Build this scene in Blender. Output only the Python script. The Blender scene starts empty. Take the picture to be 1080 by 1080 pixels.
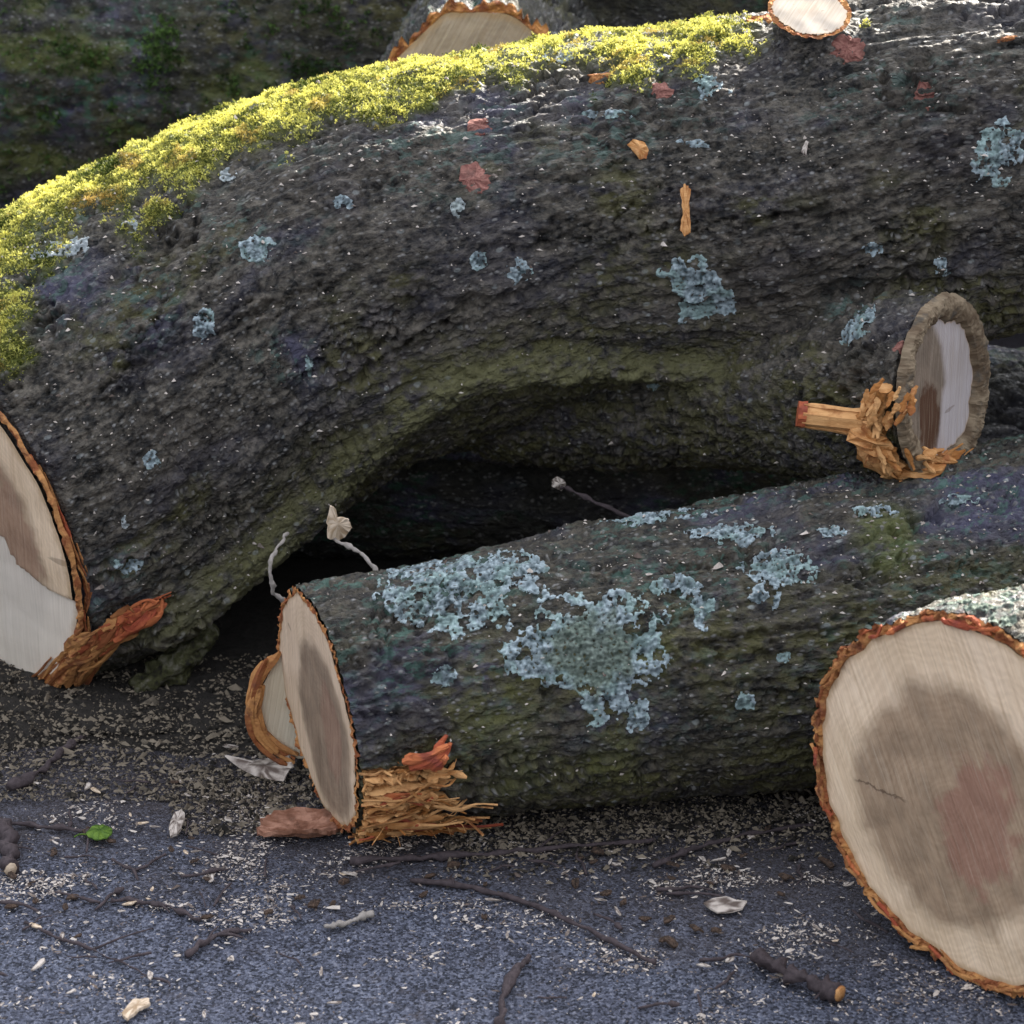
import bpy, math, random
import numpy as np
from mathutils import Vector
from mathutils.bvhtree import BVHTree

random.seed(7)
rng = np.random.default_rng(11)
scene = bpy.context.scene
COL = scene.collection
R = math.radians

# ------------------------------------------------------------------ camera
CAM = np.array((0.0, -2.40, 1.27)); PITCH = 22.0; FPX = 2585.0
cd = bpy.data.cameras.new('camera'); cam = bpy.data.objects.new('camera', cd); COL.objects.link(cam)
cam.location = CAM; cam.rotation_euler = (R(90 - PITCH), 0, 0)
cd.sensor_width = 36; cd.lens = 36 * FPX / 1080; cd.clip_start = 0.05; cd.clip_end = 2000
cd.dof.use_dof = True; cd.dof.focus_distance = 2.58; cd.dof.aperture_fstop = 9.0
scene.camera = cam

# ------------------------------------------------------------------ light
SUN_DIR = Vector((0.45, 0.70, 0.56)).normalized()          # towards the sun
w = bpy.data.worlds.new('World'); scene.world = w; w.use_nodes = True
nt = w.node_tree; nt.nodes.clear()
sky = nt.nodes.new('ShaderNodeTexSky'); sky.sky_type = 'NISHITA'; sky.sun_disc = False
sky.sun_elevation = math.asin(SUN_DIR.z); sky.sun_rotation = math.atan2(SUN_DIR.x, SUN_DIR.y)
sky.air_density = 1.0; sky.dust_density = 1.5; sky.ozone_density = 1.0
bg = nt.nodes.new('ShaderNodeBackground'); bg.inputs[1].default_value = 0.15
wo = nt.nodes.new('ShaderNodeOutputWorld')
hs = nt.nodes.new('ShaderNodeHueSaturation'); hs.inputs['Saturation'].default_value = 0.27      # sky colour desaturated so its light is less blue
nt.links.new(sky.outputs[0], hs.inputs['Color']); tc = nt.nodes.new('ShaderNodeTexCoord'); sx = nt.nodes.new('ShaderNodeSeparateXYZ'); mr = nt.nodes.new('ShaderNodeMapRange'); mr.interpolation_type = 'SMOOTHSTEP'
for i_, v_ in ((1, 0.05), (2, 0.75), (3, 0.10), (4, 1.25)): mr.inputs[i_].default_value = v_     # low sky dimmed to stand in for unseen trees, high sky brightened
mu = nt.nodes.new('ShaderNodeMix'); mu.data_type = 'RGBA'; mu.blend_type = 'MULTIPLY'; mu.inputs[0].default_value = 1.0
nt.links.new(tc.outputs['Generated'], sx.inputs[0]); nt.links.new(sx.outputs[2], mr.inputs[0]); nt.links.new(hs.outputs[0], mu.inputs[6]); nt.links.new(mr.outputs[0], mu.inputs[7])
nt.links.new(mu.outputs[2], bg.inputs[0]); nt.links.new(bg.outputs[0], wo.inputs[0])
sl = bpy.data.lights.new('sun', 'SUN'); sl.energy = 5.0; sl.angle = R(0.5); sl.color = (1.0, 0.93, 0.82)
so = bpy.data.objects.new('sun', sl); COL.objects.link(so)
so.rotation_euler = SUN_DIR.to_track_quat('Z', 'Y').to_euler(); so.location = (3, 5, 4)
scene.view_settings.view_transform = 'Standard'; scene.view_settings.look = 'None'
scene.view_settings.gamma = 1.0; scene.view_settings.exposure = 2.05

# ------------------------------------------------------------------ pixel -> place (design time only)
_c, _s = math.cos(R(PITCH)), math.sin(R(PITCH))
def ray(u, v):
    a, b = (u - 540) / FPX, (540 - v) / FPX
    return np.array((a, _c + b * _s, b * _c - _s))
def P(u, v, Y):
    d = ray(u, v); return CAM + d * ((Y - CAM[1]) / d[1])
def G(u, v, z=0.0):
    d = ray(u, v); return CAM + d * ((z - CAM[2]) / d[2])
def ppm(p):
    q = np.asarray(p) - CAM; return FPX / (q[1] * _c - q[2] * _s)

# ------------------------------------------------------------------ numpy noise
_rp = np.random.default_rng(5)
PERM = np.concatenate([_rp.permutation(256)] * 2).astype(np.int32)
_g = _rp.normal(size=(256, 3)); GRAD = (_g / np.linalg.norm(_g, axis=1)[:, None]).astype(np.float32)
JIT = _rp.random((256, 3)).astype(np.float32)
def _h(i, j, k): return PERM[(PERM[(PERM[i & 255] + j) & 255] + k) & 255]
def perlin(p):
    p = np.asarray(p, np.float32); f0 = np.floor(p); i = f0.astype(np.int32); f = p - f0
    t = f * f * f * (f * (f * 6 - 15) + 10); out = np.zeros(len(p), np.float32)
    for dx in (0, 1):
        wx = t[:, 0] if dx else 1 - t[:, 0]
        for dy in (0, 1):
            wy = t[:, 1] if dy else 1 - t[:, 1]
            for dz in (0, 1):
                wz = t[:, 2] if dz else 1 - t[:, 2]
                g = GRAD[_h(i[:, 0] + dx, i[:, 1] + dy, i[:, 2] + dz)]
                d = g[:, 0] * (f[:, 0] - dx) + g[:, 1] * (f[:, 1] - dy) + g[:, 2] * (f[:, 2] - dz)
                out += wx * wy * wz * d
    return out * 1.5
def fbm(p, oct=4, gain=0.5):
    p = np.asarray(p, np.float32); o = np.zeros(len(p), np.float32); a = 1.0
    for k in range(oct):
        o += a * perlin(p * (2.03 ** k) + 17.3 * k); a *= gain
    return o
def voronoi(p):
    p = np.asarray(p, np.float32); f0 = np.floor(p); i = f0.astype(np.int32); f = p - f0
    F1 = np.full(len(p), 9, np.float32); F2 = F1.copy()
    for dx in (-1, 0, 1):
        for dy in (-1, 0, 1):
            for dz in (-1, 0, 1):
                j = JIT[_h(i[:, 0] + dx, i[:, 1] + dy, i[:, 2] + dz)]
                d = np.sqrt((j[:, 0] + dx - f[:, 0]) ** 2 + (j[:, 1] + dy - f[:, 1]) ** 2 + (j[:, 2] + dz - f[:, 2]) ** 2)
                F2 = np.minimum(F2, np.maximum(F1, d)); F1 = np.minimum(F1, d)
    return F1, F2
def sstep(a, b, x):
    t = np.clip((x - a) / (b - a), 0, 1); return t * t * (3 - 2 * t)

# ------------------------------------------------------------------ mesh helpers
def nrm(v): v = np.asarray(v, float); return v / (np.linalg.norm(v, axis=-1, keepdims=True) + 1e-12)
def make_mesh(name, V, F, mat=None, smooth=True, attrs=None):
    """F: list of (n,k) int arrays; attrs: {name: (n,) or (n,3)} on points."""
    V = np.asarray(V, np.float32); F = F if isinstance(F, list) else [F]
    F = [np.asarray(f, np.int32) for f in F if len(f)]
    me = bpy.data.meshes.new(name)
    nl = sum(f.size for f in F); npol = sum(len(f) for f in F)
    me.vertices.add(len(V)); me.vertices.foreach_set('co', V.ravel())
    me.loops.add(nl); me.loops.foreach_set('vertex_index', np.concatenate([f.ravel() for f in F]))
    tot = np.concatenate([np.full(len(f), f.shape[1], np.int32) for f in F])
    st = np.concatenate([[0], np.cumsum(tot)[:-1]]).astype(np.int32)
    me.polygons.add(npol); me.polygons.foreach_set('loop_start', st); me.polygons.foreach_set('loop_total', tot)
    me.polygons.foreach_set('use_smooth', np.full(npol, smooth))
    me.update(calc_edges=True)
    for k, a in (attrs or {}).items():
        a = np.asarray(a, np.float32)
        at = me.attributes.new(k, 'FLOAT' if a.ndim == 1 else 'FLOAT_VECTOR', 'POINT')
        at.data.foreach_set('value' if a.ndim == 1 else 'vector', a.ravel())
    if mat: me.materials.append(mat)
    return me
def link(name, me, parent=None):
    o = bpy.data.objects.new(name, me); COL.objects.link(o)
    if parent is not None:
        o.parent = parent; o.location = -parent.location      # meshes are in world coordinates
    return o
def tag(o, label=None, cat=None, group=None, kind=None):
    if label: o['label'] = label
    if cat: o['category'] = cat
    if group: o['group'] = group
    if kind: o['kind'] = kind
    return o
def thing(name, loc, label, cat, group=None):
    o = bpy.data.objects.new(name, None); COL.objects.link(o); o.location = Vector(loc); o.empty_display_size = 0.05
    return tag(o, label, cat, group)
class MB:
    """collects pieces that belong to one part"""
    def __init__(s): s.V = []; s.F = {}; s.T = []; s.n = 0
    def add(s, V, F, tone=0.5):
        V = np.asarray(V, float); F = np.asarray(F, int)
        s.V.append(V); s.F.setdefault(F.shape[1], []).append(F + s.n)
        s.T.append(np.full(len(V), tone) if np.isscalar(tone) else np.asarray(tone)); s.n += len(V)
    def mesh(s, name, mat, smooth=True):
        return make_mesh(name, np.concatenate(s.V), [np.concatenate(f) for f in s.F.values()], mat, smooth, {'tone': np.concatenate(s.T)})
    def build(s, name, mat, parent=None, smooth=True): return link(name, s.mesh(name, mat, smooth), parent)
def grid_faces(ns, nt, wrap=True):
    i = np.arange(ns - 1)[:, None]; j = np.arange(nt if wrap else nt - 1)[None]
    k = (j + 1) % nt
    return np.stack([i * nt + j, i * nt + k, (i + 1) * nt + k, (i + 1) * nt + j], -1).reshape(-1, 4)
def catmull(pts, n):
    pts = np.asarray(pts, float); k = len(pts)
    if k == 2: return pts[0] + (pts[1] - pts[0]) * np.linspace(0, 1, n)[:, None]
    q = np.concatenate([[2 * pts[0] - pts[1]], pts, [2 * pts[-1] - pts[-2]]])
    t = np.linspace(0, k - 1 - 1e-6, n); i = t.astype(int); f = (t - i)[:, None]
    a, b, c, d = q[i], q[i + 1], q[i + 2], q[i + 3]
    return 0.5 * (2 * b + (c - a) * f + (2 * a - 5 * b + 4 * c - d) * f ** 2 + (3 * b - a - 3 * c + d) * f ** 3)
def tube(path, rad, nseg=8, rough=0.0, seed=0, cap=True, flat=1.0):
    """one closed tube along a path; returns V, quads, tris-as-degenerate-free caps"""
    path = np.asarray(path, float); n = len(path); rad = np.broadcast_to(rad, (n,)).astype(float)
    T = nrm(np.gradient(path, axis=0)); up = np.array((0, 0, 1.0))
    A = np.cross(T, up); bad = np.linalg.norm(A, axis=1) < 0.05; A[bad] = np.cross(T[bad], (1.0, 0, 0)); A = nrm(A); B = nrm(np.cross(A, T))
    th = np.linspace(0, 2 * np.pi, nseg, endpoint=False)
    off = A[:, None] * np.cos(th)[None, :, None] + B[:, None] * np.sin(th)[None, :, None] * flat
    V = path[:, None] + off * rad[:, None, None]
    if rough:
        nz = fbm(V.reshape(-1, 3) * 60 + seed * 3.1, 3).reshape(n, nseg, 1); V = V + off * nz * rough * rad[:, None, None]
    V = V.reshape(-1, 3); F = grid_faces(n, nseg)
    c0 = len(V); V = np.concatenate([V, [path[0]], [path[-1]]])
    j = np.arange(nseg); k = (j + 1) % nseg
    T1 = np.stack([np.full(nseg, c0), k, j], -1); T2 = np.stack([np.full(nseg, c0 + 1), (n - 1) * nseg + j, (n - 1) * nseg + k], -1)
    return V, F, np.concatenate([T1, T2])
def add_tube(mb, path, rad, nseg=8, rough=0.0, seed=0, tone=0.5, flat=1.0):
    V, F, T = tube(path, rad, nseg, rough, seed, flat=flat); n0 = mb.n
    mb.add(V, F, tone); mb.F.setdefault(3, []).append(T + n0)

# ------------------------------------------------------------------ node helpers
class NT:
    def __init__(s, name):
        s.m = bpy.data.materials.new(name); s.m.use_nodes = True; s.t = s.m.node_tree; s.t.nodes.clear()
        s.out = s.t.nodes.new('ShaderNodeOutputMaterial')
    def n(s, typ, **kw):
        x = s.t.nodes.new('ShaderNode' + typ)
        for k, v in kw.items(): setattr(x, k, v)
        return x
    def put(s, inp, v):
        if hasattr(v, 'links') or isinstance(v, bpy.types.NodeSocket): s.t.links.new(v, inp)
        elif isinstance(v, tuple) and len(v) == 3 and inp.type == 'RGBA': inp.default_value = (*v, 1)
        else: inp.default_value = v
    def attr(s, name, vec=False):
        x = s.n('Attribute', attribute_name=name); return x.outputs['Vector' if vec else 'Fac']
    def obj(s): return s.n('TexCoord').outputs['Object']
    def scale(s, v, k):
        x = s.n('VectorMath', operation='MULTIPLY'); s.put(x.inputs[0], v); x.inputs[1].default_value = k; return x.outputs[0]
    def addv(s, v, k):
        x = s.n('VectorMath', operation='ADD'); s.put(x.inputs[0], v); s.put(x.inputs[1], k); return x.outputs[0]
    def noise(s, vec, sc, det=4, rough=0.55, dist=0.0, col=False):
        x = s.n('TexNoise'); s.put(x.inputs['Vector'], vec); x.inputs['Scale'].default_value = sc; x.inputs['Detail'].default_value = det
        x.inputs['Roughness'].default_value = rough; x.inputs['Distortion'].default_value = dist
        return x.outputs['Color' if col else 'Fac']
    def vor(s, vec, sc, feature='F1', out='Distance', rnd=1.0):
        x = s.n('TexVoronoi', feature=feature); s.put(x.inputs['Vector'], vec); x.inputs['Scale'].default_value = sc
        x.inputs['Randomness'].default_value = rnd; return x.outputs[out]
    def math(s, op, a, b=0.0, clamp=False):
        x = s.n('Math', operation=op, use_clamp=clamp); s.put(x.inputs[0], a); s.put(x.inputs[1], b); return x.outputs[0]
    def mapr(s, v, a, b, c=0.0, d=1.0, smooth=True):
        x = s.n('MapRange', interpolation_type='SMOOTHSTEP' if smooth else 'LINEAR'); s.put(x.inputs[0], v)
        for i, q in zip((1, 2, 3, 4), (a, b, c, d)): s.put(x.inputs[i], q)
        return x.outputs[0]
    def mix(s, f, a, b, blend='MIX'):
        x = s.n('Mix', data_type='RGBA', blend_type=blend); s.put(x.inputs[0], f); s.put(x.inputs[6], a); s.put(x.inputs[7], b); return x.outputs[2]
    def ramp(s, f, stops):
        x = s.n('ValToRGB'); s.put(x.inputs[0], f); e = x.color_ramp.elements
        while len(e) > 1: e.remove(e[-1])
        for i, (p, c) in enumerate(stops):
            q = e[0] if i == 0 else e.new(p)
            q.position = p; q.color = (*c, 1)
        return x.outputs[0]
    def bump(s, h, dist=0.002, strength=1.0, normal=None):
        x = s.n('Bump'); x.inputs['Strength'].default_value = strength; x.inputs['Distance'].default_value = dist; s.put(x.inputs['Height'], h)
        if normal is not None: s.put(x.inputs['Normal'], normal)
        return x.outputs[0]
    def finish(s, col, rough=0.8, normal=None, spec=0.3, trans=None):
        b = s.n('BsdfPrincipled'); s.put(b.inputs['Base Color'], col); s.put(b.inputs['Roughness'], rough); b.inputs['Specular IOR Level'].default_value = spec
        if normal is not None: s.put(b.inputs['Normal'], normal)
        sh = b.outputs[0]
        if trans:
            t = s.n('BsdfTranslucent'); s.put(t.inputs[0], col); mx = s.n('MixShader'); mx.inputs[0].default_value = trans
            s.t.links.new(sh, mx.inputs[1]); s.t.links.new(t.outputs[0], mx.inputs[2]); sh = mx.outputs[0]
        s.t.links.new(sh, s.out.inputs[0]); return s.m

# ------------------------------------------------------------------ materials
def bark_material(name, dark, light, olive=(0.075, 0.069, 0.018), teal=(0.075, 0.13, 0.11), speck=0.5):
    t = NT(name); q = t.attr('bq', True)
    f1 = t.noise(q, 42, 7, 0.68, 0.8); f2 = t.noise(q, 190, 4, 0.65); f3 = t.noise(q, 7, 3, 0.5)
    k = t.math('ADD', t.math('MULTIPLY', f1, 0.55), t.math('MULTIPLY', f2, 0.45))
    col = t.ramp(k, [(0.425, dark), (0.52, tuple(0.55 * a + 0.45 * b for a, b in zip(dark, light))), (0.61, light)])
    col = t.mix(t.mapr(f3, 0.42, 0.62, 0, 0.5), col, t.mix(0.5, col, (0.045, 0.033, 0.026)))
    # blue-violet weathered tint, olive algae, teal crust, moss stain
    f4 = t.noise(q, 11, 4, 0.6); col = t.mix(t.math('MULTIPLY', t.mapr(f4, 0.47, 0.62), t.math('ADD', 0.22, t.math('MULTIPLY', t.attr('teal'), 0.70))), col, t.mix(k, (0.010, 0.009, 0.020), (0.110, 0.105, 0.185)))
    f5 = t.noise(q, 60, 4, 0.6)
    mo = t.math('MULTIPLY', t.attr('olive'), t.mapr(f5, 0.40, 0.60))
    col = t.mix(t.math('MULTIPLY', mo, 0.85), col, t.mix(f2, tuple(0.55 * a for a in olive), tuple(1.6 * a for a in olive)))
    f6 = t.noise(q, 90, 5, 0.65)
    te = t.math('MULTIPLY', t.attr('teal'), t.mapr(f6, 0.50, 0.60))
    col = t.mix(t.math('MULTIPLY', te, 0.8), col, t.mix(f2, tuple(0.5 * a for a in teal), tuple(1.5 * a for a in teal)))
    col = t.mix(t.math('MULTIPLY', t.attr('moss'), t.mapr(f5, 0.30, 0.45)), col, t.mix(f2, (0.05, 0.065, 0.008), (0.18, 0.20, 0.03)))
    vg = t.n('SeparateColor'); t.put(vg.inputs[0], t.vor(q, 230, 'F1', 'Color')); vgd = t.vor(q, 230, 'F1')
    gr = t.math('MULTIPLY', t.mapr(vg.outputs[1], .62, .95), t.mapr(vgd, .15, .55, 1, 0))
    col = t.mix(t.math('MULTIPLY', gr, .8), col, t.mix(vg.outputs[0], (0.17, 0.158, 0.14), (0.30, 0.29, 0.28)))
    pl = t.math('MULTIPLY', t.attr('pale'), t.mapr(f5, 0.32, 0.52)); col = t.mix(t.math('MULTIPLY', pl, 0.85), col, t.mix(f2, (0.060, 0.057, 0.018), (0.20, 0.19, 0.085)))  # grey-green ridge band, its lit look painted into the bark colour
    # pale flecks of crust lichen
    vd = t.vor(q, 95, 'F1'); vr = t.vor(q, 95, 'F1', 'Color')
    sep = t.n('SeparateColor'); t.put(sep.inputs[0], vr)
    fl = t.math('MULTIPLY', t.mapr(vd, 0.16, 0.30, 1, 0), t.mapr(sep.outputs[0], 0.80, 0.86))
    fl = t.math('MULTIPLY', fl, t.mapr(f4, 0.40, 0.55))
    col = t.mix(t.math('MULTIPLY', fl, speck), col, (0.30, 0.32, 0.31))
    h = t.math('ADD', t.math('MULTIPLY', f1, 0.8), t.math('ADD', t.math('MULTIPLY', f2, 0.6), t.math('MULTIPLY', t.noise(q, 420, 3, 0.6), 0.35)))
    h = t.math('ADD', h, t.math('MULTIPLY', t.noise(q, 95, 5, 0.7, 1.0), 1.0))
    return t.finish(col, t.mapr(f2, 0.3, 0.7, 0.48, 0.82), t.bump(t.math('ADD', h, t.math('MULTIPLY', t.mapr(vgd, 0, .6, 1, 0), .35)), 0.0062, 1.0), 0.5)

def wood_end_material(name, heart, hsize, core, sap=(0.62, 0.49, 0.36), hcol=(0.40, 0.285, 0.190), ccol=(0.36, 0.18, 0.13), saw_angle=60, heart_f=1.0, core_f=0.8, relief=0.7, crack=None):
    """fc = coordinates in the cut plane, metres; heart / core = centres there"""
    t = NT(name); fc = t.attr('fc', True); rho = t.attr('rho')
    def blob(c, size, lo, hi, nz, amp):
        v = t.n('VectorMath', operation='SUBTRACT'); t.put(v.inputs[0], fc); v.inputs[1].default_value = (c[0], c[1], 0)
        sc = t.scale(v.outputs[0], (1 / size[0], 1 / size[1], 0))
        ln = t.n('VectorMath', operation='LENGTH'); t.put(ln.inputs[0], sc)
        d = t.math('ADD', ln.outputs['Value'], t.math('MULTIPLY', t.math('SUBTRACT', t.noise(fc, nz, 4, 0.6), 0.5), amp))
        return t.mapr(d, lo, hi, 1, 0), d
    hm, hd = blob(heart, hsize, 0.86, 1.09, 12, 0.60)
    cm, _ = blob(core, (hsize[0] * 0.40, hsize[1] * 0.55), 0.75, 1.1, 34, 1.7)
    rot = t.n('VectorRotate', rotation_type='Z_AXIS'); t.put(rot.inputs['Vector'], fc); rot.inputs['Angle'].default_value = R(-saw_angle)
    st = t.scale(rot.outputs[0], (6, 330, 1)); saw = t.noise(st, 1.0, 3, 0.65)          # saw kerf lines
    st2 = t.scale(rot.outputs[0], (10, 900, 1)); saw2 = t.noise(st2, 1.0, 2, 0.6)
    st3 = t.scale(rot.outputs[0], (2.0, 60, 1)); band = t.noise(st3, 1.0, 2, 0.5)
    rings = t.math('SINE', t.math('ADD', t.math('MULTIPLY', hd, 95), t.math('MULTIPLY', t.noise(fc, 25, 3), 9)))
    patch = t.noise(fc, 11, 3, 0.5)
    col = t.mix(t.mapr(patch, 0.35, 0.65), tuple(a * 0.93 for a in sap), (sap[0] * 1.05, sap[1] * 1.07, sap[2] * 1.12))
    hc = t.mix(t.mapr(t.noise(fc, 30, 4, 0.6), 0.3, 0.7), tuple(0.82 * a for a in hcol), tuple(1.2 * a for a in hcol))
    col = t.mix(t.math('MULTIPLY', hm, heart_f), col, hc)
    col = t.mix(t.math('MULTIPLY', t.math('MULTIPLY', cm, hm), core_f), col, ccol)
    col = t.mix(t.mapr(rings, -1, 1, 0.0, 0.17), col, t.mix(1.0, col, (0.62, 0.55, 0.48), 'MULTIPLY'))
    col = t.mix(t.mapr(saw, 0.35, 0.62, 0.42, 0.0), col, t.mix(1.0, col, (0.66, 0.60, 0.54), 'MULTIPLY'))
    col = t.mix(t.mapr(saw2, 0.55, 0.72, 0.0, 0.40), col, (0.66, 0.56, 0.44))
    col = t.mix(t.mapr(band, 0.35, 0.65, 0.18, 0.0), col, t.mix(1.0, col, (0.75, 0.70, 0.66), 'MULTIPLY'))
    streak = t.noise(t.scale(rot.outputs[0], (9, 95, 1)), 1.0, 3, 0.6); col = t.mix(t.mapr(streak, 0.60, 0.66, 0, 0.22), col, t.mix(1.0, col, (0.55, 0.47, 0.40), 'MULTIPLY'))
    tp = t.n('VectorMath', operation='SUBTRACT'); t.put(tp.inputs[0], fc); tp.inputs[1].default_value = (core[0], core[1], 0)
    gx = t.n('Gradient' if False else 'TexGradient', gradient_type='RADIAL'); t.put(gx.inputs[0], tp.outputs[0])
    cx = t.n('CombineXYZ'); t.put(cx.inputs[0], t.math('MULTIPLY', gx.outputs['Fac'], 26.0)); t.put(cx.inputs[1], t.math('MULTIPLY', hd, 1.1)); chk = t.noise(cx.outputs[0], 1.0, 2, 0.5)
    col = t.mix(t.math('MULTIPLY', t.mapr(chk, 0.695, 0.73, 0, 0.45), t.mapr(hd, 0.25, 0.5)), col, (0.14, 0.09, 0.06))          # drying checks
    if crack:
        cs = t.n('SeparateXYZ'); t.put(cs.inputs[0], fc); zz = t.math('MULTIPLY', t.math('SUBTRACT', t.noise(fc, 70, 4, 0.7), 0.5), 0.016)
        dy = t.math('ABSOLUTE', t.math('SUBTRACT', t.math('ADD', cs.outputs[1], zz), crack[1])); dx = t.math('ABSOLUTE', t.math('SUBTRACT', cs.outputs[0], crack[0]))
        col = t.mix(t.math('MULTIPLY', t.mapr(dy, 0.0005, 0.0016, 0.75, 0), t.mapr(dx, crack[2] * .7, crack[2], 1, 0)), col, (0.10, 0.06, 0.04))
    col = t.mix(t.math('MULTIPLY', t.attr('low'), .85), col, t.mix(saw, (0.62, 0.55, 0.46), (0.92, 0.84, 0.74)))
    # darker, slightly stained rim next to the bark
    col = t.mix(t.mapr(t.math('ADD', rho, t.math('MULTIPLY', t.noise(fc, 60, 3), 0.05)), 0.985, 1.025, 0, 0.55), col, (0.36, 0.22, 0.10))
    h = t.math('ADD', t.math('MULTIPLY', saw, 1.0), t.math('MULTIPLY', saw2, 0.45))
    return t.finish(col, 0.75, t.bump(h, 0.0016, relief), 0.25)

def fibre_material(name, c1, c2, c3, sc=1.0):
    t = NT(name); o = t.obj(); tone = t.attr('tone')
    a = t.noise(t.scale(o, (70 * sc, 240 * sc, 240 * sc)), 1.0, 4, 0.6); b = t.noise(o, 45, 4, 0.6)
    col = t.mix(t.mapr(t.math('ADD', t.math('MULTIPLY', a, 0.6), t.math('MULTIPLY', tone, 0.5)), 0.3, 0.8), c1, c2)
    col = t.mix(t.mapr(b, 0.52, 0.68, 0, 0.8), col, c3)
    return t.finish(col, 0.8, t.bump(a, 0.002, 0.9), 0.25)

def simple_material(name, c1, c2, sc=60, rough=0.85, bump=0.0015, trans=None, c3=None):
    t = NT(name); o = t.obj(); tone = t.attr('tone'); a = t.noise(o, sc, 5, 0.6)
    f = t.math('ADD', t.math('MULTIPLY', a, 0.7), t.math('SUBTRACT', t.math('MULTIPLY', tone, 0.9), 0.3))
    col = t.mix(t.mapr(f, 0.15, 0.75), c1, c2)
    if c3: col = t.mix(t.mapr(t.noise(o, 38, 4, .6), .48, .62, 0, .8), col, c3)
    return t.finish(col, rough, t.bump(a, bump, 0.8), 0.25, trans)

def lichen_material(name, dark, light, alt):
    t = NT(name); o = t.obj(); f = t.math('ADD', t.math('MULTIPLY', t.attr('tone'), .8), t.math('MULTIPLY', t.noise(o, 300, 3, .6), .35))
    c = t.mix(t.mapr(f, .25, .95, 0, 1, False), dark, light); c = t.mix(t.mapr(t.noise(o, 32, 4, .6), .46, .60, 0, .8), c, t.mix(1.0, t.mix(f, (.35, .35, .35), (1.1, 1.1, 1.1)), alt, 'MULTIPLY'))
    c = t.mix(t.math('MULTIPLY', t.attr('ctr'), .85), c, t.mix(f, (0.030, 0.042, 0.030), (0.20, 0.24, 0.19)))
    return t.finish(c, .9, t.bump(t.noise(o, 420, 4, .7), .0022, 1.0), .2)

M = {}
M['bark'] = bark_material('grey_bark', (0.0026, 0.0021, 0.0015), (0.165, 0.142, 0.112))
M['bark_mid'] = bark_material('mossy_bark', (0.0026, 0.0021, 0.0014), (0.108, 0.091, 0.064), teal=(0.06, 0.125, 0.098), speck=0.75)
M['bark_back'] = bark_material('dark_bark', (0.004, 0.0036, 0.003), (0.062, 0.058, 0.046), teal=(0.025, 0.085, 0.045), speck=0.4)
M['inner_bark'] = fibre_material('orange_inner_bark', (0.24, 0.075, 0.028), (0.50, 0.24, 0.085), (0.15, 0.055, 0.03))
M['torn'] = fibre_material('torn_fibres', (0.34, 0.135, 0.035), (0.66, 0.36, 0.15), (0.30, 0.10, 0.035))
M['torn_red'] = fibre_material('red_torn_bark', (0.30, 0.062, 0.03), (0.52, 0.16, 0.06), (0.22, 0.05, 0.035))
M['scar'] = fibre_material('pink_scar', (0.16, 0.058, 0.048), (0.31, 0.145, 0.115), (0.10, 0.05, 0.042))
M['pale_wood'] = simple_material('pale_wood', (0.34, 0.24, 0.15), (0.66, 0.53, 0.40), 90)
M['chip'] = simple_material('chip_wood', (0.12, 0.09, 0.075), (0.56, 0.49, 0.43), 120)
M['lichen'] = lichen_material('blue_grey_lichen', (0.060, 0.085, 0.094), (0.44, 0.52, 0.555), (0.29, 0.40, 0.375))
M['lichen_green'] = lichen_material('green_grey_lichen', (0.07, 0.095, 0.07), (0.24, 0.285, 0.245), (0.20, 0.27, 0.21))
M['lichen_pale'] = lichen_material('pale_lichen', (0.20, 0.235, 0.24), (0.52, 0.56, 0.57), (0.42, 0.48, 0.46))
M['moss'] = None
t = NT('yellow_moss'); o = t.obj(); tone = t.attr('tone'); hue = t.attr('hue')
c = t.mix(t.mapr(tone, 0.0, 1.0), (0.035, 0.060, 0.005), (0.78, 0.74, 0.20))
c = t.mix(t.mapr(hue, 0.5, 1.0), c, (0.42, 0.29, 0.085))
M['moss'] = t.finish(c, 0.75, None, 0.25, 0.25)
t = NT('dark_moss'); tone = t.attr('tone')
M['moss_dark'] = t.finish(t.mix(tone, (0.014, 0.034, 0.007), (0.14, 0.24, 0.06)), 0.8, None, 0.2, 0.2)
M['twig'] = simple_material('twig_bark', (0.020, 0.015, 0.017), (0.085, 0.065, 0.068), 150, 0.85, 0.002)
M['twig_pale'] = simple_material('pale_twig', (0.16, 0.14, 0.12), (0.36, 0.32, 0.29), 150)
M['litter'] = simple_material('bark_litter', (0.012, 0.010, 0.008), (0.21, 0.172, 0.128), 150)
M['leaf'] = simple_material('green_leaf', (0.05, 0.11, 0.015), (0.16, 0.27, 0.04), 120, 0.6, 0.001, 0.3)
t = NT('asphalt'); o = t.obj()
n1 = t.noise(o, 420, 4, 0.65); n2 = t.noise(o, 9, 5, 0.6); v = t.vor(o, 400, 'F1', 'Color'); vd = t.vor(o, 400, 'F1')
sp = t.n('SeparateColor'); t.put(sp.inputs[0], v)
c = t.ramp(t.math('ADD', t.math('MULTIPLY', sp.outputs[0], 0.6), t.math('MULTIPLY', n1, 0.4)), [(0.24, (0.014, 0.016, 0.024)), (0.5, (0.064, 0.071, 0.101)), (0.74, (0.145, 0.158, 0.212)), (0.93, (0.34, 0.34, 0.38))])
c = t.mix(t.mapr(n2, 0.35, 0.7, 0.0, 0.55), c, t.mix(1.0, c, (0.62, 0.58, 0.60), 'MULTIPLY'))
c = t.mix(t.mapr(t.noise(o, 30, 5, 0.7), 0.55, 0.75, 0, 0.5), c, (0.075, 0.060, 0.056))
sg = t.n('SeparateXYZ'); t.put(sg.inputs[0], o)
dm = t.math('ADD', sg.outputs[1], t.math('ADD', t.math('MULTIPLY', sg.outputs[0], .22), t.math('MULTIPLY', t.math('SUBTRACT', t.noise(o, 7, 6, .65), .5), .55)))
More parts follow.
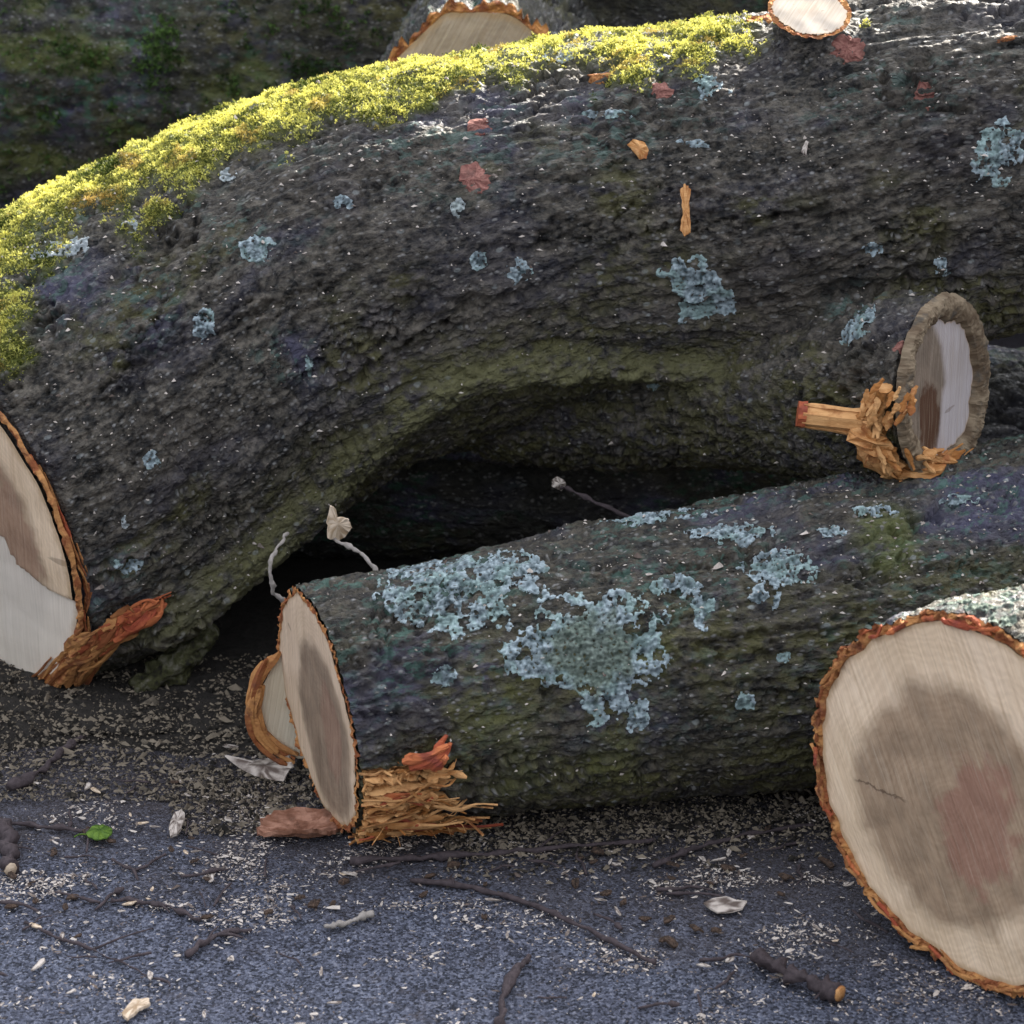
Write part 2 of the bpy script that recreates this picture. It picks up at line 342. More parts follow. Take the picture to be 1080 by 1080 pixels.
c = t.mix(t.mapr(dm, -.42, -.12, 0, .72), c, t.mix(n1, (0.014, 0.011, 0.011), (0.085, 0.068, 0.066)))          # trodden dirt round the pile
h = t.math('ADD', t.math('MULTIPLY', t.mapr(vd, 0.0, 0.6, 1, 0), 0.8), t.math('MULTIPLY', n1, 0.6))
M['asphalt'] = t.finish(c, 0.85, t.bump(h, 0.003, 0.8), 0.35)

# ------------------------------------------------------------------ ground
def ground():
    xs = np.concatenate([[-400, -60, -10, -3], np.linspace(-1.2, 1.2, 161), [3, 10, 60, 400]])
    ys = np.concatenate([[-400, -60, -10, -3], np.linspace(-1.2, 1.6, 181), [4, 10, 60, 400]])
    X, Y = np.meshgrid(xs, ys, indexing='ij'); V = np.stack([X, Y, X * 0], -1).reshape(-1, 3)
    near = sstep(1.5, 1.0, np.abs(V[:, 0])) * sstep(1.9, 1.4, np.abs(V[:, 1]))
    V[:, 2] = (fbm(V * 6, 3) * 0.003 + fbm(V * 40, 2) * 0.0010 - 0.002) * near - 0.001
    tag(link('ground', make_mesh('ground', V, grid_faces(len(xs), len(ys), False)[:, ::-1], M['asphalt'])), 'dark asphalt paving strewn with sawdust', 'ground', kind='structure')
ground()

# ------------------------------------------------------------------ bark relief
def bark_height(q, seed, amp=1.0, cell=0.011, groove=0.0045, macro=0.010):
    """q: (n,3) local metres, first axis along the log (already compressed)"""
    q = np.asarray(q, np.float32) + seed * 7.7
    h = fbm(q * 6, 3) * macro
    wq = q + 0.005 * np.stack([perlin(q * 60), perlin(q * 60 + 50), perlin(q * 60 + 99)], -1)
    F1, F2 = voronoi(wq / cell)
    patchy = sstep(-0.35, 0.35, fbm(q * 12 + 31, 2))
    h += groove * 0.60 * (0.45 - F1) * (0.4 + 0.6 * patchy)                                         # knobbly scales
    h += -groove * 0.55 * (1 - sstep(0.0, 0.22, F2 - F1)) * (1 - patchy * 0.6)
    for k, (f, w_, a_) in enumerate(((13, 0.10, 2.3), (29, 0.14, 1.2))):                            # long wandering fissures
        n_ = perlin(wq * np.array((f * 0.34, f, f)) + 13 * k + 0.25 * perlin(q * 90)[:, None])
        h += -groove * a_ * (1 - sstep(0.0, w_, np.abs(n_))) * sstep(-0.25, 0.25, perlin(q * 9 + 77 * k))
    h += fbm(q * np.array((34, 92, 92)), 4, 0.66) * 0.0040
    h += (0.5 - np.abs(perlin(wq * np.array((8, 46, 46)) + 5)) * 2.2) * 0.0042 * sstep(-.3, .3, perlin(q * 6 + 19))
    return h * amp

class Log:
    """log swept along an axis as an (s, theta) grid; theta 0 = top, +90 deg = the side towards the camera"""
    def __init__(s, pts, rad, ns, nt, seed, n0, n1=None, oval=None, amp=1.0, cell=0.011, macro=0.010, squash=0.66, groove=0.0045):
        ax = catmull(pts, 200); L = np.concatenate([[0], np.cumsum(np.linalg.norm(np.diff(ax, axis=0), axis=1))])
        rr = np.interp(np.linspace(0, len(rad) - 1, 200), np.arange(len(rad)), rad)
        s.L = L[-1]; T0 = nrm(ax[1] - ax[0]); T1 = nrm(ax[-1] - ax[-2])
        def axis(x):
            p = np.stack([np.interp(x, L, ax[:, k]) for k in range(3)], -1)
            p += np.minimum(x, 0)[..., None] * T0 + np.maximum(x - s.L, 0)[..., None] * T1; return p
        th = np.linspace(0, 2 * np.pi, nt, endpoint=False)
        def frame(x):
            T = nrm(axis(x + 0.01) - axis(x - 0.01)); S = nrm(np.cross(T, np.array((0, 0, 1.0))))
            S = S * np.where(S[..., 1:2] > 0, -1, 1); U = nrm(np.cross(S, T)); U = U * np.where(U[..., 2:3] < 0, -1, 1)
            return T, S, U
        ov = oval or (1, 1)
        def shape(x, r):
            T, S, U = frame(x); off = U * (np.cos(th) * ov[1])[:, None] + S * (np.sin(th) * ov[0])[:, None]
            return off
        def slide(x0, n, r):
            n = np.asarray(n, float); T, S, U = frame(np.array([x0])); off = (U * (np.cos(th) * ov[1])[:, None] + S * (np.sin(th) * ov[0])[:, None]) * r
            return -(off @ n) / (T[0] @ n)
        d0 = slide(0.0, n0, rr[0]); d1 = slide(s.L, n1, rr[-1]) if n1 is not None else np.zeros(nt)
        k = np.linspace(0, 1, ns)[:, None]; X = d0[None] * (1 - k) + (s.L + d1[None]) * k
        T, S, U = frame(X); off = U * (np.cos(th) * ov[1])[None, :, None] + S * (np.sin(th) * ov[0])[None, :, None]
        r0 = np.interp(X, L, rr)
        q = np.stack([X * squash, r0 * np.sin(th)[None], r0 * np.cos(th)[None]], -1)
        h = bark_height(q.reshape(-1, 3), seed, amp, cell, groove, macro).reshape(ns, nt)
        s.V = axis(X) + off * (r0 + h)[..., None]
        for row, n, c in ((0, n0, axis(np.array([0.0]))[0]), (-1, n1, axis(np.array([s.L]))[0])):
            if n is None: continue
            n = np.asarray(n, float); s.V[row] -= ((((s.V[row] - c) @ n) / (T[row] @ n))[:, None]) * T[row]
        s.q = q; s.X = X; s.th = th; s.ns, s.nt = ns, nt; s.n0 = nrm(n0); s.n1 = None if n1 is None else nrm(n1); s.c0 = axis(np.array([0.0]))[0]; s.c1 = axis(np.array([s.L]))[0]
        s.F = grid_faces(ns, nt); s.off = off
        s._tree = None
    def bvh(s):
        if s._tree is None: s._tree = BVHTree.FromPolygons(s.V.reshape(-1, 3).tolist(), s.F.tolist())
        return s._tree
    def at(s, x, th):
        j = int(round(th / (2 * np.pi) * s.nt)) % s.nt; i = int(np.clip((x - s.X[0, j]) / (s.X[-1, j] - s.X[0, j]) * (s.ns - 1), 0, s.ns - 1))
        return s.V[i, j], nrm(s.off[i, j])
    def bark(s, mat, parent, attrs):
        a = {'bq': s.q.reshape(-1, 3) * np.array((0.95, 1, 1))}
        for k in ('moss', 'olive', 'teal'): a[k] = attrs.get(k, np.zeros(s.ns * s.nt)).ravel() if k in attrs else np.zeros(s.ns * s.nt)
        return link('bark', make_mesh('bark', s.V.reshape(-1, 3), s.F, mat, True, a), parent)

def cut_end(rim, n, center, wood_mat, parent, bark_t=0.012, seed=0, proud=0.001, jag=0.0035, collar=0.0, step=None, bark_mat=None, name='cut_face', nr=40):
    """sawn face inside a rim loop + ragged ring of inner bark between wood and rim"""
    rim = np.asarray(rim); n = nrm(n); m = len(rim)
    e1 = np.cross((0, 0, 1.0), n); e1 = nrm(e1 if np.linalg.norm(e1) > 0.1 else np.array((1.0, 0, 0)))
    if e1[0] < 0: e1 = -e1
    e2 = np.cross(n, e1); e2 = e2 if e2[2] > 0 else -e2
    d = rim - center; rad = np.linalg.norm(d, axis=1)
    k3 = np.stack([np.cos(np.linspace(0, 2 * np.pi, m, endpoint=False)), np.sin(np.linspace(0, 2 * np.pi, m, endpoint=False)), np.full(m, seed * 3.3)], -1)
    bt = bark_t * (1 + 0.30 * fbm(k3 * 2.0, 3)) + 0.0022 * fbm(k3 * 9, 3)
    sm = rad.copy()
    for _ in range(24): sm = (np.roll(sm, 1) + np.roll(sm, -1) + sm) / 3
    f = (sm - np.maximum(bt, 0.003)) / rad
    wr = center + d * f[:, None]
    k = np.linspace(0, 1, nr)[1:, None, None]
    W = center + (wr - center)[None] * k; V = np.concatenate([[center], W.reshape(-1, 3)])
    pc = np.stack([(V - center) @ e1, (V - center) @ e2, np.zeros(len(V))], -1)
    lift = fbm(np.concatenate([pc[:, :2] * 14, np.full((len(V), 1), seed)], 1), 3) * 0.0018
    if step is not None: lift = lift + step(pc)
    V = V + n * (proud + lift)[:, None]
    j = np.arange(m); F4 = grid_faces(nr - 1, m) + 1; F3 = np.stack([np.zeros(m, int), 1 + (j + 1) % m, 1 + j], -1)
    rho = np.concatenate([[0], np.repeat(np.linspace(0, 1, nr)[1:], m)])
    face = link(name, make_mesh(name, V, [F4, F3], wood_mat, True, {'fc': pc, 'rho': rho, 'low': getattr(step, 'low', np.zeros(len(V)))}), parent)
    rows = 8; kk = np.linspace(0, 1, rows)[:, None, None]
    Rg = (wr[None] * (1 - kk) + rim[None] * kk); a = np.repeat(k3[None], rows, 0) * 25 + np.arange(rows)[:, None, None] * 1.7
    r3 = Rg.reshape(-1, 3); rough = fbm(r3 * 170 + seed, 3, .6).reshape(rows, m) * jag + fbm(r3 * 45 + 9, 3).reshape(rows, m) * jag * 0.9
    rough += collar * np.sin(np.linspace(0.15, 2.6, rows))[:, None] ** .7
    rough[0] = -0.001; rough[-1] = np.minimum(rough[-1], 0.001)
    Rg = Rg + n * (rough + proud)[..., None]
    tone = np.clip(0.5 + 0.9 * fbm(r3 * 70 + 5, 3), 0, 1)
    ring = link('inner_bark', make_mesh('inner_bark', Rg.reshape(-1, 3), grid_faces(rows, m), bark_mat or M['inner_bark'], False, {'tone': tone}), face)
    ring.location = (0, 0, 0)
    return face

# ------------------------------------------------------------------ surface growths
def flake(p, n, size, mb, tone, lift=0.3, k=11):
    n = nrm(n); a = nrm(np.cross(n, rng.normal(size=3))); b = np.cross(n, a)
    th = np.linspace(0, 2 * np.pi, k, endpoint=False) + rng.random() * 6
    r = size * (0.45 + 0.75 * rng.random(k)); up = size * lift * (rng.random(k) - 0.15)
    ring = p + (a * np.cos(th)[:, None] + b * np.sin(th)[:, None]) * r[:, None] + n * up[:, None]
    mid = p + (a * np.cos(th)[:, None] + b * np.sin(th)[:, None]) * r[:, None] * 0.5 + n * size * 0.12
    V = np.concatenate([[p + n * size * 0.02], mid, ring]); j = np.arange(k); q = (j + 1) % k
    n0 = mb.n
    mb.add(V, np.stack([1 + j, 1 + k + j, 1 + k + q, 1 + q], -1), np.clip(tone + np.concatenate([[-.15], np.full(k, -.05), np.full(k, .12)]), 0, 1))
    mb.F.setdefault(3, []).append(np.stack([np.zeros(k, int), 1 + j, 1 + q], -1) + n0)
def hit(tree, u, v):
    d = ray(u, v); r = tree.ray_cast(Vector(CAM), Vector(d).normalized())
    return (np.array(r[0]), np.array(r[1])) if r[0] is not None else (None, None)
def soft_normal(tree, u, v, p, d=9):
    acc = np.zeros(3)
    for a in (-d, 0, d):
        for b in (-d, 0, d):
            q, n = hit(tree, u + a, v + b)
            if q is not None and np.linalg.norm(q - p) < .05: acc += facing(n, q)
    return nrm(acc) if np.linalg.norm(acc) > 1e-6 else nrm(CAM - p)
def facing(n, p):
    n = np.asarray(n); return n if n @ (CAM - p) > 0 else -n
def rosette(tree, u, v, ru, rv, mat, parent, hollow=0.0, seed=0, name='lichen', sparse=0.0):
    """ruffled crust clinging to the bark round the point seen at u, v; ru, rv = half sizes in px"""
    p, n = hit(tree, u, v)
    if p is None: return None
    n = soft_normal(tree, u, v, p); n = nrm(n + nrm(CAM - p) * .5); s = 1 / ppm(p)
    a = nrm(np.cross((0, 0, 1.0), n)); a = a if a[0] > 0 else -a; b = np.cross(n, a); b = b if b[2] > 0 else -b
    fs = max(0.5, nrm(CAM - p) @ n); ax, bx = ru * s * 1.35, rv * s / fs * 1.35; st = 0.00105
    nx, ny = int(2 * ax / st) + 2, int(2 * bx / st) + 2
    X, Y = np.meshgrid(np.linspace(-ax, ax, nx), np.linspace(-bx, bx, ny), indexing='ij'); x, y = X.ravel(), Y.ravel(); o = seed * 13.7
    xy = np.stack([x, y, np.full(len(x), o)], -1)
    wx = xy + 0.0018 * np.stack([perlin(xy * 160), perlin(xy * 160 + 40), np.zeros(len(x))], -1)
    F1, F2 = voronoi(wx / 0.0040); G1, _ = voronoi(xy / 0.0115 + 7)
    rr = np.sqrt((x / (ru * s)) ** 2 + (y / (rv * s / fs)) ** 2); big_ = min(1.0, max(ru, rv) / 45)
    m = 1.0 - rr + 0.42 * fbm(xy * (22 + 40 * (1 - big_)), 3, .6) + 0.16 * (0.45 - F1) + 0.22 * (0.42 - G1)
    m = m - (0.75 + sparse) * sstep(0.08, 0.5, fbm(xy * 75 + 60, 3, .6)) * (1 if hollow == 0 else .55)            # gaps where bark shows
    k = sstep(0.0, 0.10, m); inner = sstep(hollow + .12, hollow - .12, rr + .25 * fbm(xy * 60 + 9, 3)) if hollow else np.zeros(len(x))
    h = 0.0010 + 0.0030 * (0.62 - F1) + 0.0022 * fbm(xy * 300, 3, .6) + 0.0012 * sstep(.25, .02, m) * (1 - inner * .5)
    h = h * k - 0.0016 * (1 - k)
    P3 = p + x[:, None] * a + y[:, None] * b; pos = np.empty_like(P3); ok = np.zeros(len(x), bool)
    need = m > -0.12
    for i in np.nonzero(need)[0]:
        l = tree.ray_cast(Vector(P3[i] + n * .05), Vector(-n), .12)
        if l[0] is not None: pos[i] = l[0]; ok[i] = True
    good = ok & (m > -0.03); I = np.arange(nx * ny).reshape(nx, ny)
    Q = np.stack([I[:-1, :-1], I[1:, :-1], I[1:, 1:], I[:-1, 1:]], -1).reshape(-1, 4); Q = Q[good[Q].all(1)]
    if len(Q) < 4: return None
    pz = np.where(ok[:, None], pos, 0); ext = np.abs(pz[Q] - pz[Q].mean(1, keepdims=True)).max((1, 2)); Q = Q[ext < 0.006]
    used = np.unique(Q); mp = np.full(nx * ny, -1); mp[used] = np.arange(len(used)); V = pos[used] + n * h[used, None]
    tone = np.clip(0.42 + 0.95 * (0.62 - F1) + 0.45 * fbm(xy * 140 + 3, 3) + 0.35 * sstep(.30, .05, m), 0, 1)[used]
    return link(name, make_mesh(name, V, mp[Q], M[mat], True, {'tone': tone, 'ctr': inner[used]}), parent)
def moss_mesh(P0, N0, n, length, tones, hues, spread=0.7, blades=6):
    """tufts of tiny pointed leaves"""
    n_t = len(P0); V = []; tone = []; hue = []
    for k in range(blades):
        d = nrm(N0 + rng.normal(size=(n_t, 3)) * spread); L = (length * (0.5 + rng.random(n_t)))[:, None]
        side = nrm(np.cross(d, rng.normal(size=(n_t, 3)))); w = L * 0.24
        b = P0 + rng.normal(size=(n_t, 3)) * 0.0012
        mid = b + d * L * 0.55; tip = b + nrm(d + rng.normal(size=(n_t, 3)) * 0.35) * L
        V.append(np.stack([b - side * w * 0.5, b + side * w * 0.5, mid + side * w, tip, mid - side * w], 1)); 
        tt = tones + rng.normal(size=n_t) * 0.10
        tone.append(np.clip(np.stack([tt - .25, tt - .25, tt, tt + .2, tt], 1), 0, 1)); hue.append(np.repeat(hues[:, None], 5, 1))
    V = np.concatenate(V).reshape(-1, 3); m = len(V) // 5
    F = (np.arange(m)[:, None] * 5 + np.arange(5)[None])
    return V, F, np.concatenate(tone).ravel(), np.concatenate(hue).ravel()
def moss_object(parent, P0, N0, length, tones, hues, mat, spread=0.7, blades=6):
    V, F, t, h = moss_mesh(P0, N0, len(P0), length, tones, hues, spread, blades)
    o = link('moss', make_mesh('moss', V, F, mat, False, {'tone': t, 'hue': h}), parent); o['kind'] = 'stuff'; return o
def ribbon(mb, path, w, th, tone, nrmv, seed=0, fray=0.0):
    """flat fibrous strip, thick enough to be solid"""
    path = catmull(path, 9); n = len(path); T = nrm(np.gradient(path, axis=0)); nn = nrm(np.asarray(nrmv)); S = nrm(np.cross(T, nn)); nn = np.cross(S, T)
    k = np.linspace(0, 1, n); ww = w * (0.75 + 0.25 * np.sin(k * 7 + seed)) * (1 - 0.75 * k ** 4) * (0.6 + 0.4 * np.minimum(1, k * 6))
    jit = rng.normal(size=(n, 4)) * 0.12
    c = [(-1, 0.2), (-0.25, 1), (0.6, 0.75), (1, -0.1), (0.1, -0.8)]
    V = np.stack([path + S * (ww * (a + (jit[:, i % 4])) * 0.5)[:, None] + nn * (th * (b + jit[:, (i + 1) % 4]))[:, None] for i, (a, b) in enumerate(c)], 1)
    m = len(c); n0 = mb.n; mb.add(V.reshape(-1, 3), grid_faces(n, m), tone)
    j = np.arange(1, m - 1)
    mb.F.setdefault(3, []).append(np.concatenate([np.stack([np.zeros(m - 2, int), j + 1, j], -1), np.stack([np.zeros(m - 2, int), j, j + 1], -1) + (n - 1) * m]) + n0)
def scar(tree, u, v, ru, rv, mat, parent, name='bark_scar', ang=0.0, rise=0.002, seed=0):
    """ragged patch where the outer bark was torn off, clinging to the surface"""
    p, n = hit(tree, u, v)
    if p is None: return
    n = soft_normal(tree, u, v, p); n = nrm(n + nrm(CAM - p) * .4); s = 1 / ppm(p); a = nrm(np.cross((0, 0, 1.0), n)); a = a if a[0] > 0 else -a; b = np.cross(n, a); b = b if b[2] > 0 else -b
    ca, sa = math.cos(ang), math.sin(ang); a, b = a * ca + b * sa, b * ca - a * sa
    m, rows = 40, 9; V = []
    th = np.linspace(0, 2 * np.pi, m, endpoint=False)
    ed = 1 + 0.30 * fbm(np.stack([np.cos(th) * 1.1, np.sin(th) * 1.1, np.full(m, seed * 1.9)], -1), 4, 0.55)
    for i in range(rows):
        f = (i + 0.3) / rows
        for j in range(m):
            q = p + a * (math.cos(th[j]) * ru * s * f * ed[j]) + b * (math.sin(th[j]) * rv * s * f * ed[j])
            l = tree.find_nearest(Vector(q)); q2 = np.array(l[0])
            V.append(q2 + n * (rise * (1.0 - f ** 3 * 1.5) + .0016 * float(fbm(np.array([[q2[0] * 60, q2[1] * 60, q2[2] * 240]]), 3)[0])))
    c = np.mean(V[:m], axis=0); V.append(c); V = np.array(V); j = np.arange(m)
    F3 = np.stack([np.full(m, len(V) - 1), j, (j + 1) % m], -1)
    return link(name, make_mesh(name, V, [grid_faces(rows, m), F3], mat, False, {'tone': np.clip(rng.normal(size=len(V)) * 0.25 + 0.5, 0, 1)}), parent)

# ================================================================== ARCHED LOG (surface of a smooth union, then bark relief)
def surface_nets(D, org, h):
    ins = D < 0; nx, ny, nz = D.shape
    c = np.zeros((nx - 1, ny - 1, nz - 1), np.int8)
    for a in (0, 1):
        for b in (0, 1):
            for e in (0, 1): c += ins[a:nx - 1 + a, b:ny - 1 + b, e:nz - 1 + e]
    I, J, K = np.nonzero((c > 0) & (c < 8)); idx = np.full(c.shape, -1, np.int32); idx[I, J, K] = np.arange(len(I))
    acc = np.zeros((len(I), 3)); cnt = np.zeros(len(I))
    cor = [(a, b, e) for a in (0, 1) for b in (0, 1) for e in (0, 1)]
    val = {q: D[I + q[0], J + q[1], K + q[2]] for q in cor}
    for q in cor:
        for ax in range(3):
            if q[ax]: continue
            r = list(q); r[ax] = 1; r = tuple(r); d0, d1 = val[q], val[r]; m = (d0 < 0) != (d1 < 0)
            t = np.where(m, d0 / np.where(m, d0 - d1, 1), 0); pt = np.tile(np.array(q, float), (len(I), 1)); pt[:, ax] += t
            acc[m] += pt[m]; cnt[m] += 1
    V = (np.stack([I, J, K], -1) + acc / cnt[:, None]) * h + org
    Fs = []
    for ax in range(3):
        sl0 = [slice(None)] * 3; sl1 = [slice(None)] * 3; sl0[ax] = slice(0, -1); sl1[ax] = slice(1, None)
        m = ins[tuple(sl0)] != ins[tuple(sl1)]; e = np.argwhere(m); o1, o2 = [k for k in range(3) if k != ax]
        e = e[(e[:, o1] > 0) & (e[:, o2] > 0) & (e[:, o1] < D.shape[o1] - 1) & (e[:, o2] < D.shape[o2] - 1)]
        q = []
        for a, b in ((-1, -1), (0, -1), (0, 0), (-1, 0)):
            f = e.copy(); f[:, o1] += a; f[:, o2] += b; q.append(idx[f[:, 0], f[:, 1], f[:, 2]])
        q = np.stack(q, -1); flip = ins[tuple(e.T)] ^ (ax == 1); q[~flip] = q[~flip][:, ::-1]; Fs.append(q)
    return V, np.concatenate(Fs)

class Body:
    """signed distance of trunk + stubs, cut by planes"""
    def __init__(s): s.ch = []; s.cuts = []
    def chain(s, pts, rad, n): 
        ax = catmull(pts, n); r = np.interp(np.linspace(0, len(rad) - 1, n), np.arange(len(rad)), rad); s.ch.append((ax.astype(np.float32), r.astype(np.float32)))
    @staticmethod
    def seg(p, a, b, ra, rb):
        ab = b - a; t = np.clip(((p - a) @ ab) / (ab @ ab), 0, 1); d = np.linalg.norm(p - a - t[..., None] * ab, axis=-1); return d - (ra + (rb - ra) * t)
    @staticmethod
    def smin(a, b, k): 
        h = np.clip(0.5 + 0.5 * (b - a) / k, 0, 1); return b + (a - b) * h - k * h * (1 - h)
    def field(s, p, box=None):
        out = None
        for ci, (ax, r) in enumerate(s.ch):
            d = np.full(p.shape[:-1], 1.0, np.float32)
            for i in range(len(ax) - 1):
                if box is not None:
                    org, h = box; R_ = max(r[i], r[i + 1]) + 0.07
                    lo = np.maximum(((np.minimum(ax[i], ax[i + 1]) - R_ - org) / h).astype(int), 0); hi = ((np.maximum(ax[i], ax[i + 1]) + R_ - org) / h).astype(int) + 1
                    sl = tuple(slice(max(0, l), max(0, q)) for l, q in zip(lo, hi)); 
                    if d[sl].size: d[sl] = np.minimum(d[sl], s.seg(p[sl], ax[i], ax[i + 1], r[i], r[i + 1]))
                else: d = np.minimum(d, s.seg(p, ax[i], ax[i + 1], r[i], r[i + 1]))
            for (cidx, c, n) in s.cuts:
                if cidx == ci: d = np.maximum(d, (p - c) @ n)
            out = d if out is None else s.smin(out, d, (0, 0.016, 0.03, 0.012)[ci])
        return out

f32_ = lambda a: np.asarray(a, np.float32)
def px(u, v, Y, rpx):
    p = P(u, v, Y); return p, rpx / ppm(p)
body = Body()
trunk = [px(-194, 622, .265, 216), px(-78, 556, .285, 216), px(60, 470, .318, 234), px(185, 390, .35, 224), px(320, 316, .37, 206), px(460, 270, .37, 197), px(610, 232, .365, 181), px(800, 212, .355, 194),
         px(1000, 168, .35, 196), px(1180, 135, .36, 190), px(1500, 100, .40, 180)]
stub = [px(470, 410, .44, 75), px(620, 400, .39, 92), px(760, 402, .30, 98), px(880, 408, .19, 96), px(985, 408, .085, 97), px(1100, 410, -.02, 97)]
knob = [px(880, 150, .33, 55), px(858, 75, .285, 40), px(846, -60, .225, 38)]
body.chain([a for a, _ in trunk], [b for _, b in trunk], 34)
body.chain([a for a, _ in stub], [b for _, b in stub], 12)
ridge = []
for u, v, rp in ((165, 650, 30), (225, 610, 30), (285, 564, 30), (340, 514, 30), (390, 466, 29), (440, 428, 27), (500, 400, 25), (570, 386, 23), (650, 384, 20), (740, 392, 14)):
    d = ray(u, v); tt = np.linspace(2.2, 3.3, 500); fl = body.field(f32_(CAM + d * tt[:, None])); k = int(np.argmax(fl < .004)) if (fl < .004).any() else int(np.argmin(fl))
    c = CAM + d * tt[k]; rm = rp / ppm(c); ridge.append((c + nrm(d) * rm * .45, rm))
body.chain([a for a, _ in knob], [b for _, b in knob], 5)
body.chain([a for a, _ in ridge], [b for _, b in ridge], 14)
def view_dir(r, u, f): return nrm(np.array((r, f * _c + u * _s, u * _c - f * _s)))
N_END = nrm((-.66, -.73, -.20)); C_END = P(-78, 558, .285)
N_STUB = view_dir(.80, -.12, -.58); C_STUB = P(988, 408, .085)
N_KNOB = nrm((.03, -.54, .84)); C_KNOB = P(850, 24, .262) + N_KNOB * .012
f32 = lambda a: np.asarray(a, np.float32)
body.cuts = [(0, f32(C_END), f32(N_END)), (1, f32(C_STUB), f32(N_STUB)), (2, f32(C_KNOB), f32(N_KNOB))]
HV = 0.0058
lo = np.array((-0.80, -0.06, -0.02)); hi = np.array((1.10, 0.72, 0.92))
dims = ((hi - lo) / HV).astype(int)
gp = np.stack(np.meshgrid(*[(lo[k] + HV * np.arange(dims[k])).astype(np.float32) for k in range(3)], indexing='ij'), -1)
D = body.field(gp, (lo, HV)); D[-1] = np.maximum(D[-1], 0.001)
D = np.maximum(D, (gp[..., 0] - (hi[0] - 0.02)))
V, F = surface_nets(D, lo, HV); del gp, D
tmp = bpy.data.objects.new('log_source', make_mesh('log_source', V, F)); COL.objects.link(tmp)
md = tmp.modifiers.new('s', 'SUBSURF'); md.levels = 1; md.render_levels = 1
dg = bpy.context.evaluated_depsgraph_get(); ev = tmp.evaluated_get(dg); me = ev.to_mesh()
V = np.empty(len(me.vertices) * 3, np.float32); me.vertices.foreach_get('co', V); V = V.reshape(-1, 3).astype(float)
Nn = np.empty(len(me.vertices) * 3, np.float32); me.vertices.foreach_get('normal', Nn); Nn = Nn.reshape(-1, 3).astype(float)
F = np.empty(len(me.polygons) * 4, np.int32); me.loops.foreach_get('vertex_index', F); F = F.reshape(-1, 4)
ev.to_mesh_clear(); src = tmp.data; bpy.data.objects.remove(tmp); bpy.data.meshes.remove(src)
# local coordinates along the trunk
axT, _r = body.ch[0]; axT = catmull([a for a, _ in trunk], 160); LT = np.concatenate([[0], np.cumsum(np.linalg.norm(np.diff(axT, axis=0), axis=1))]); tT = nrm(np.gradient(axT, axis=0))
best = np.full(len(V), 9.0); bi = np.zeros(len(V), int)
for i in range(0, 160, 2):
    d = np.linalg.norm(V - axT[i], axis=1); m = d < best; best[m] = d[m]; bi[m] = i
dv = V - axT[bi]; sT = LT[bi] + np.einsum('ij,ij->i', dv, tT[bi])
side = nrm(np.cross(tT, (0, 0, 1.0))); upv = nrm(np.cross(side, tT)); side = side * np.where(side[:, 1:2] > 0, -1, 1)
ly = np.einsum('ij,ij->i', dv, side[bi]); lz = np.einsum('ij,ij->i', dv, upv[bi]); PHI = np.degrees(np.arctan2(ly, lz))
q = np.stack([sT * 0.66, ly, lz], -1)
oncut = np.zeros(len(V))
for (c, n) in ((C_END, N_END), (C_STUB, N_STUB), (C_KNOB, N_KNOB)):
    r_ = 0.33 if c is C_END else (0.13 if c is C_STUB else 0.065)
    oncut = np.maximum(oncut, sstep(-0.004, -0.001, (V - c) @ n) * (np.linalg.norm(V - c, axis=1) < r_))
hT = bark_height(q, 1.0, 1.0, 0.0125, 0.0052, 0.011)
# moss cushions: lower edge given as angle from the top against length along the trunk
pre = BVHTree.FromPolygons(V.tolist(), F.tolist())
def s_phi(u, v):
    p, n = hit(pre, u, v); k = np.argmin(np.linalg.norm(axT - p, axis=1)); d = p - axT[k]
    return LT[k] + d @ tT[k], math.degrees(math.atan2(d @ side[k], d @ upv[k]))
edge = sorted(s_phi(u, v) for u, v in ((3, 275), (60, 245), (110, 228), (180, 194), (260, 158), (330, 132), (420, 106), (500, 86), (580, 72), (660, 72), (740, 64), (772, 50)))
es = [e[0] for e in edge]; ep = [e[1] for e in edge]
lim = np.interp(sT, es, ep); nz = fbm(np.stack([sT * 14, ly * 14, lz * 14], -1), 4, 0.6)
moss = sstep(10, -8, PHI - lim + nz * 13) * sstep(-75, -50, PHI + nz * 15) * sstep(es[-1] + 0.04, es[-1] - 0.02, sT + nz * 0.03)
thin = sstep(es[8] - 0.25, es[8] + 0.05, sT) * sstep(-0.15, 0.35, nz + 0.2)                # broken cover towards the right
moss = moss * (1 - 0.60 * thin)
for (u, v, r_) in ((8, 330, .035), (8, 372, .03), (165, 218, .022), (400, 118, .02), (450, 108, .014), (640, 50, .02), (915, 28, .012)):
    p, n = hit(pre, u, v); dd = np.linalg.norm((V - p), axis=1); moss = np.maximum(moss, sstep(r_ * 1.2, r_ * 0.5, dd + nz * 0.012))
moss[oncut > 0.2] = 0
hm = (0.003 + 0.010 * np.abs(fbm(q * np.array((60, 32, 32)), 3))) * moss
hT = hT * (1 - 0.6 * moss) + hm
V = V + Nn * (hT * (1 - oncut))[:, None]
olive = np.clip(sstep(105, 130, PHI) * sstep(LT[70] - 0.9, LT[70], sT) * 0.8 + 0.9 * sstep(0.15, 0.5, fbm(q * 7 + 3, 3)) * sstep(20, 60, PHI), 0, 1)
for (u, v, r_) in ((640, 300, .07), (690, 270, .06), (600, 340, .05), (770, 440, .10), (560, 380, .05), (480, 400, .05), (400, 460, .06), (330, 520, .05), (250, 590, .05), (180, 690, .04), (990, 330, .03), (1060, 310, .04), (420, 300, .04)):
    p, n = hit(pre, u, v)
    if p is not None: olive = np.maximum(olive, sstep(r_, r_ * 0.2, np.linalg.norm(V - p, axis=1) + nz * r_ * 0.35) * 0.95)
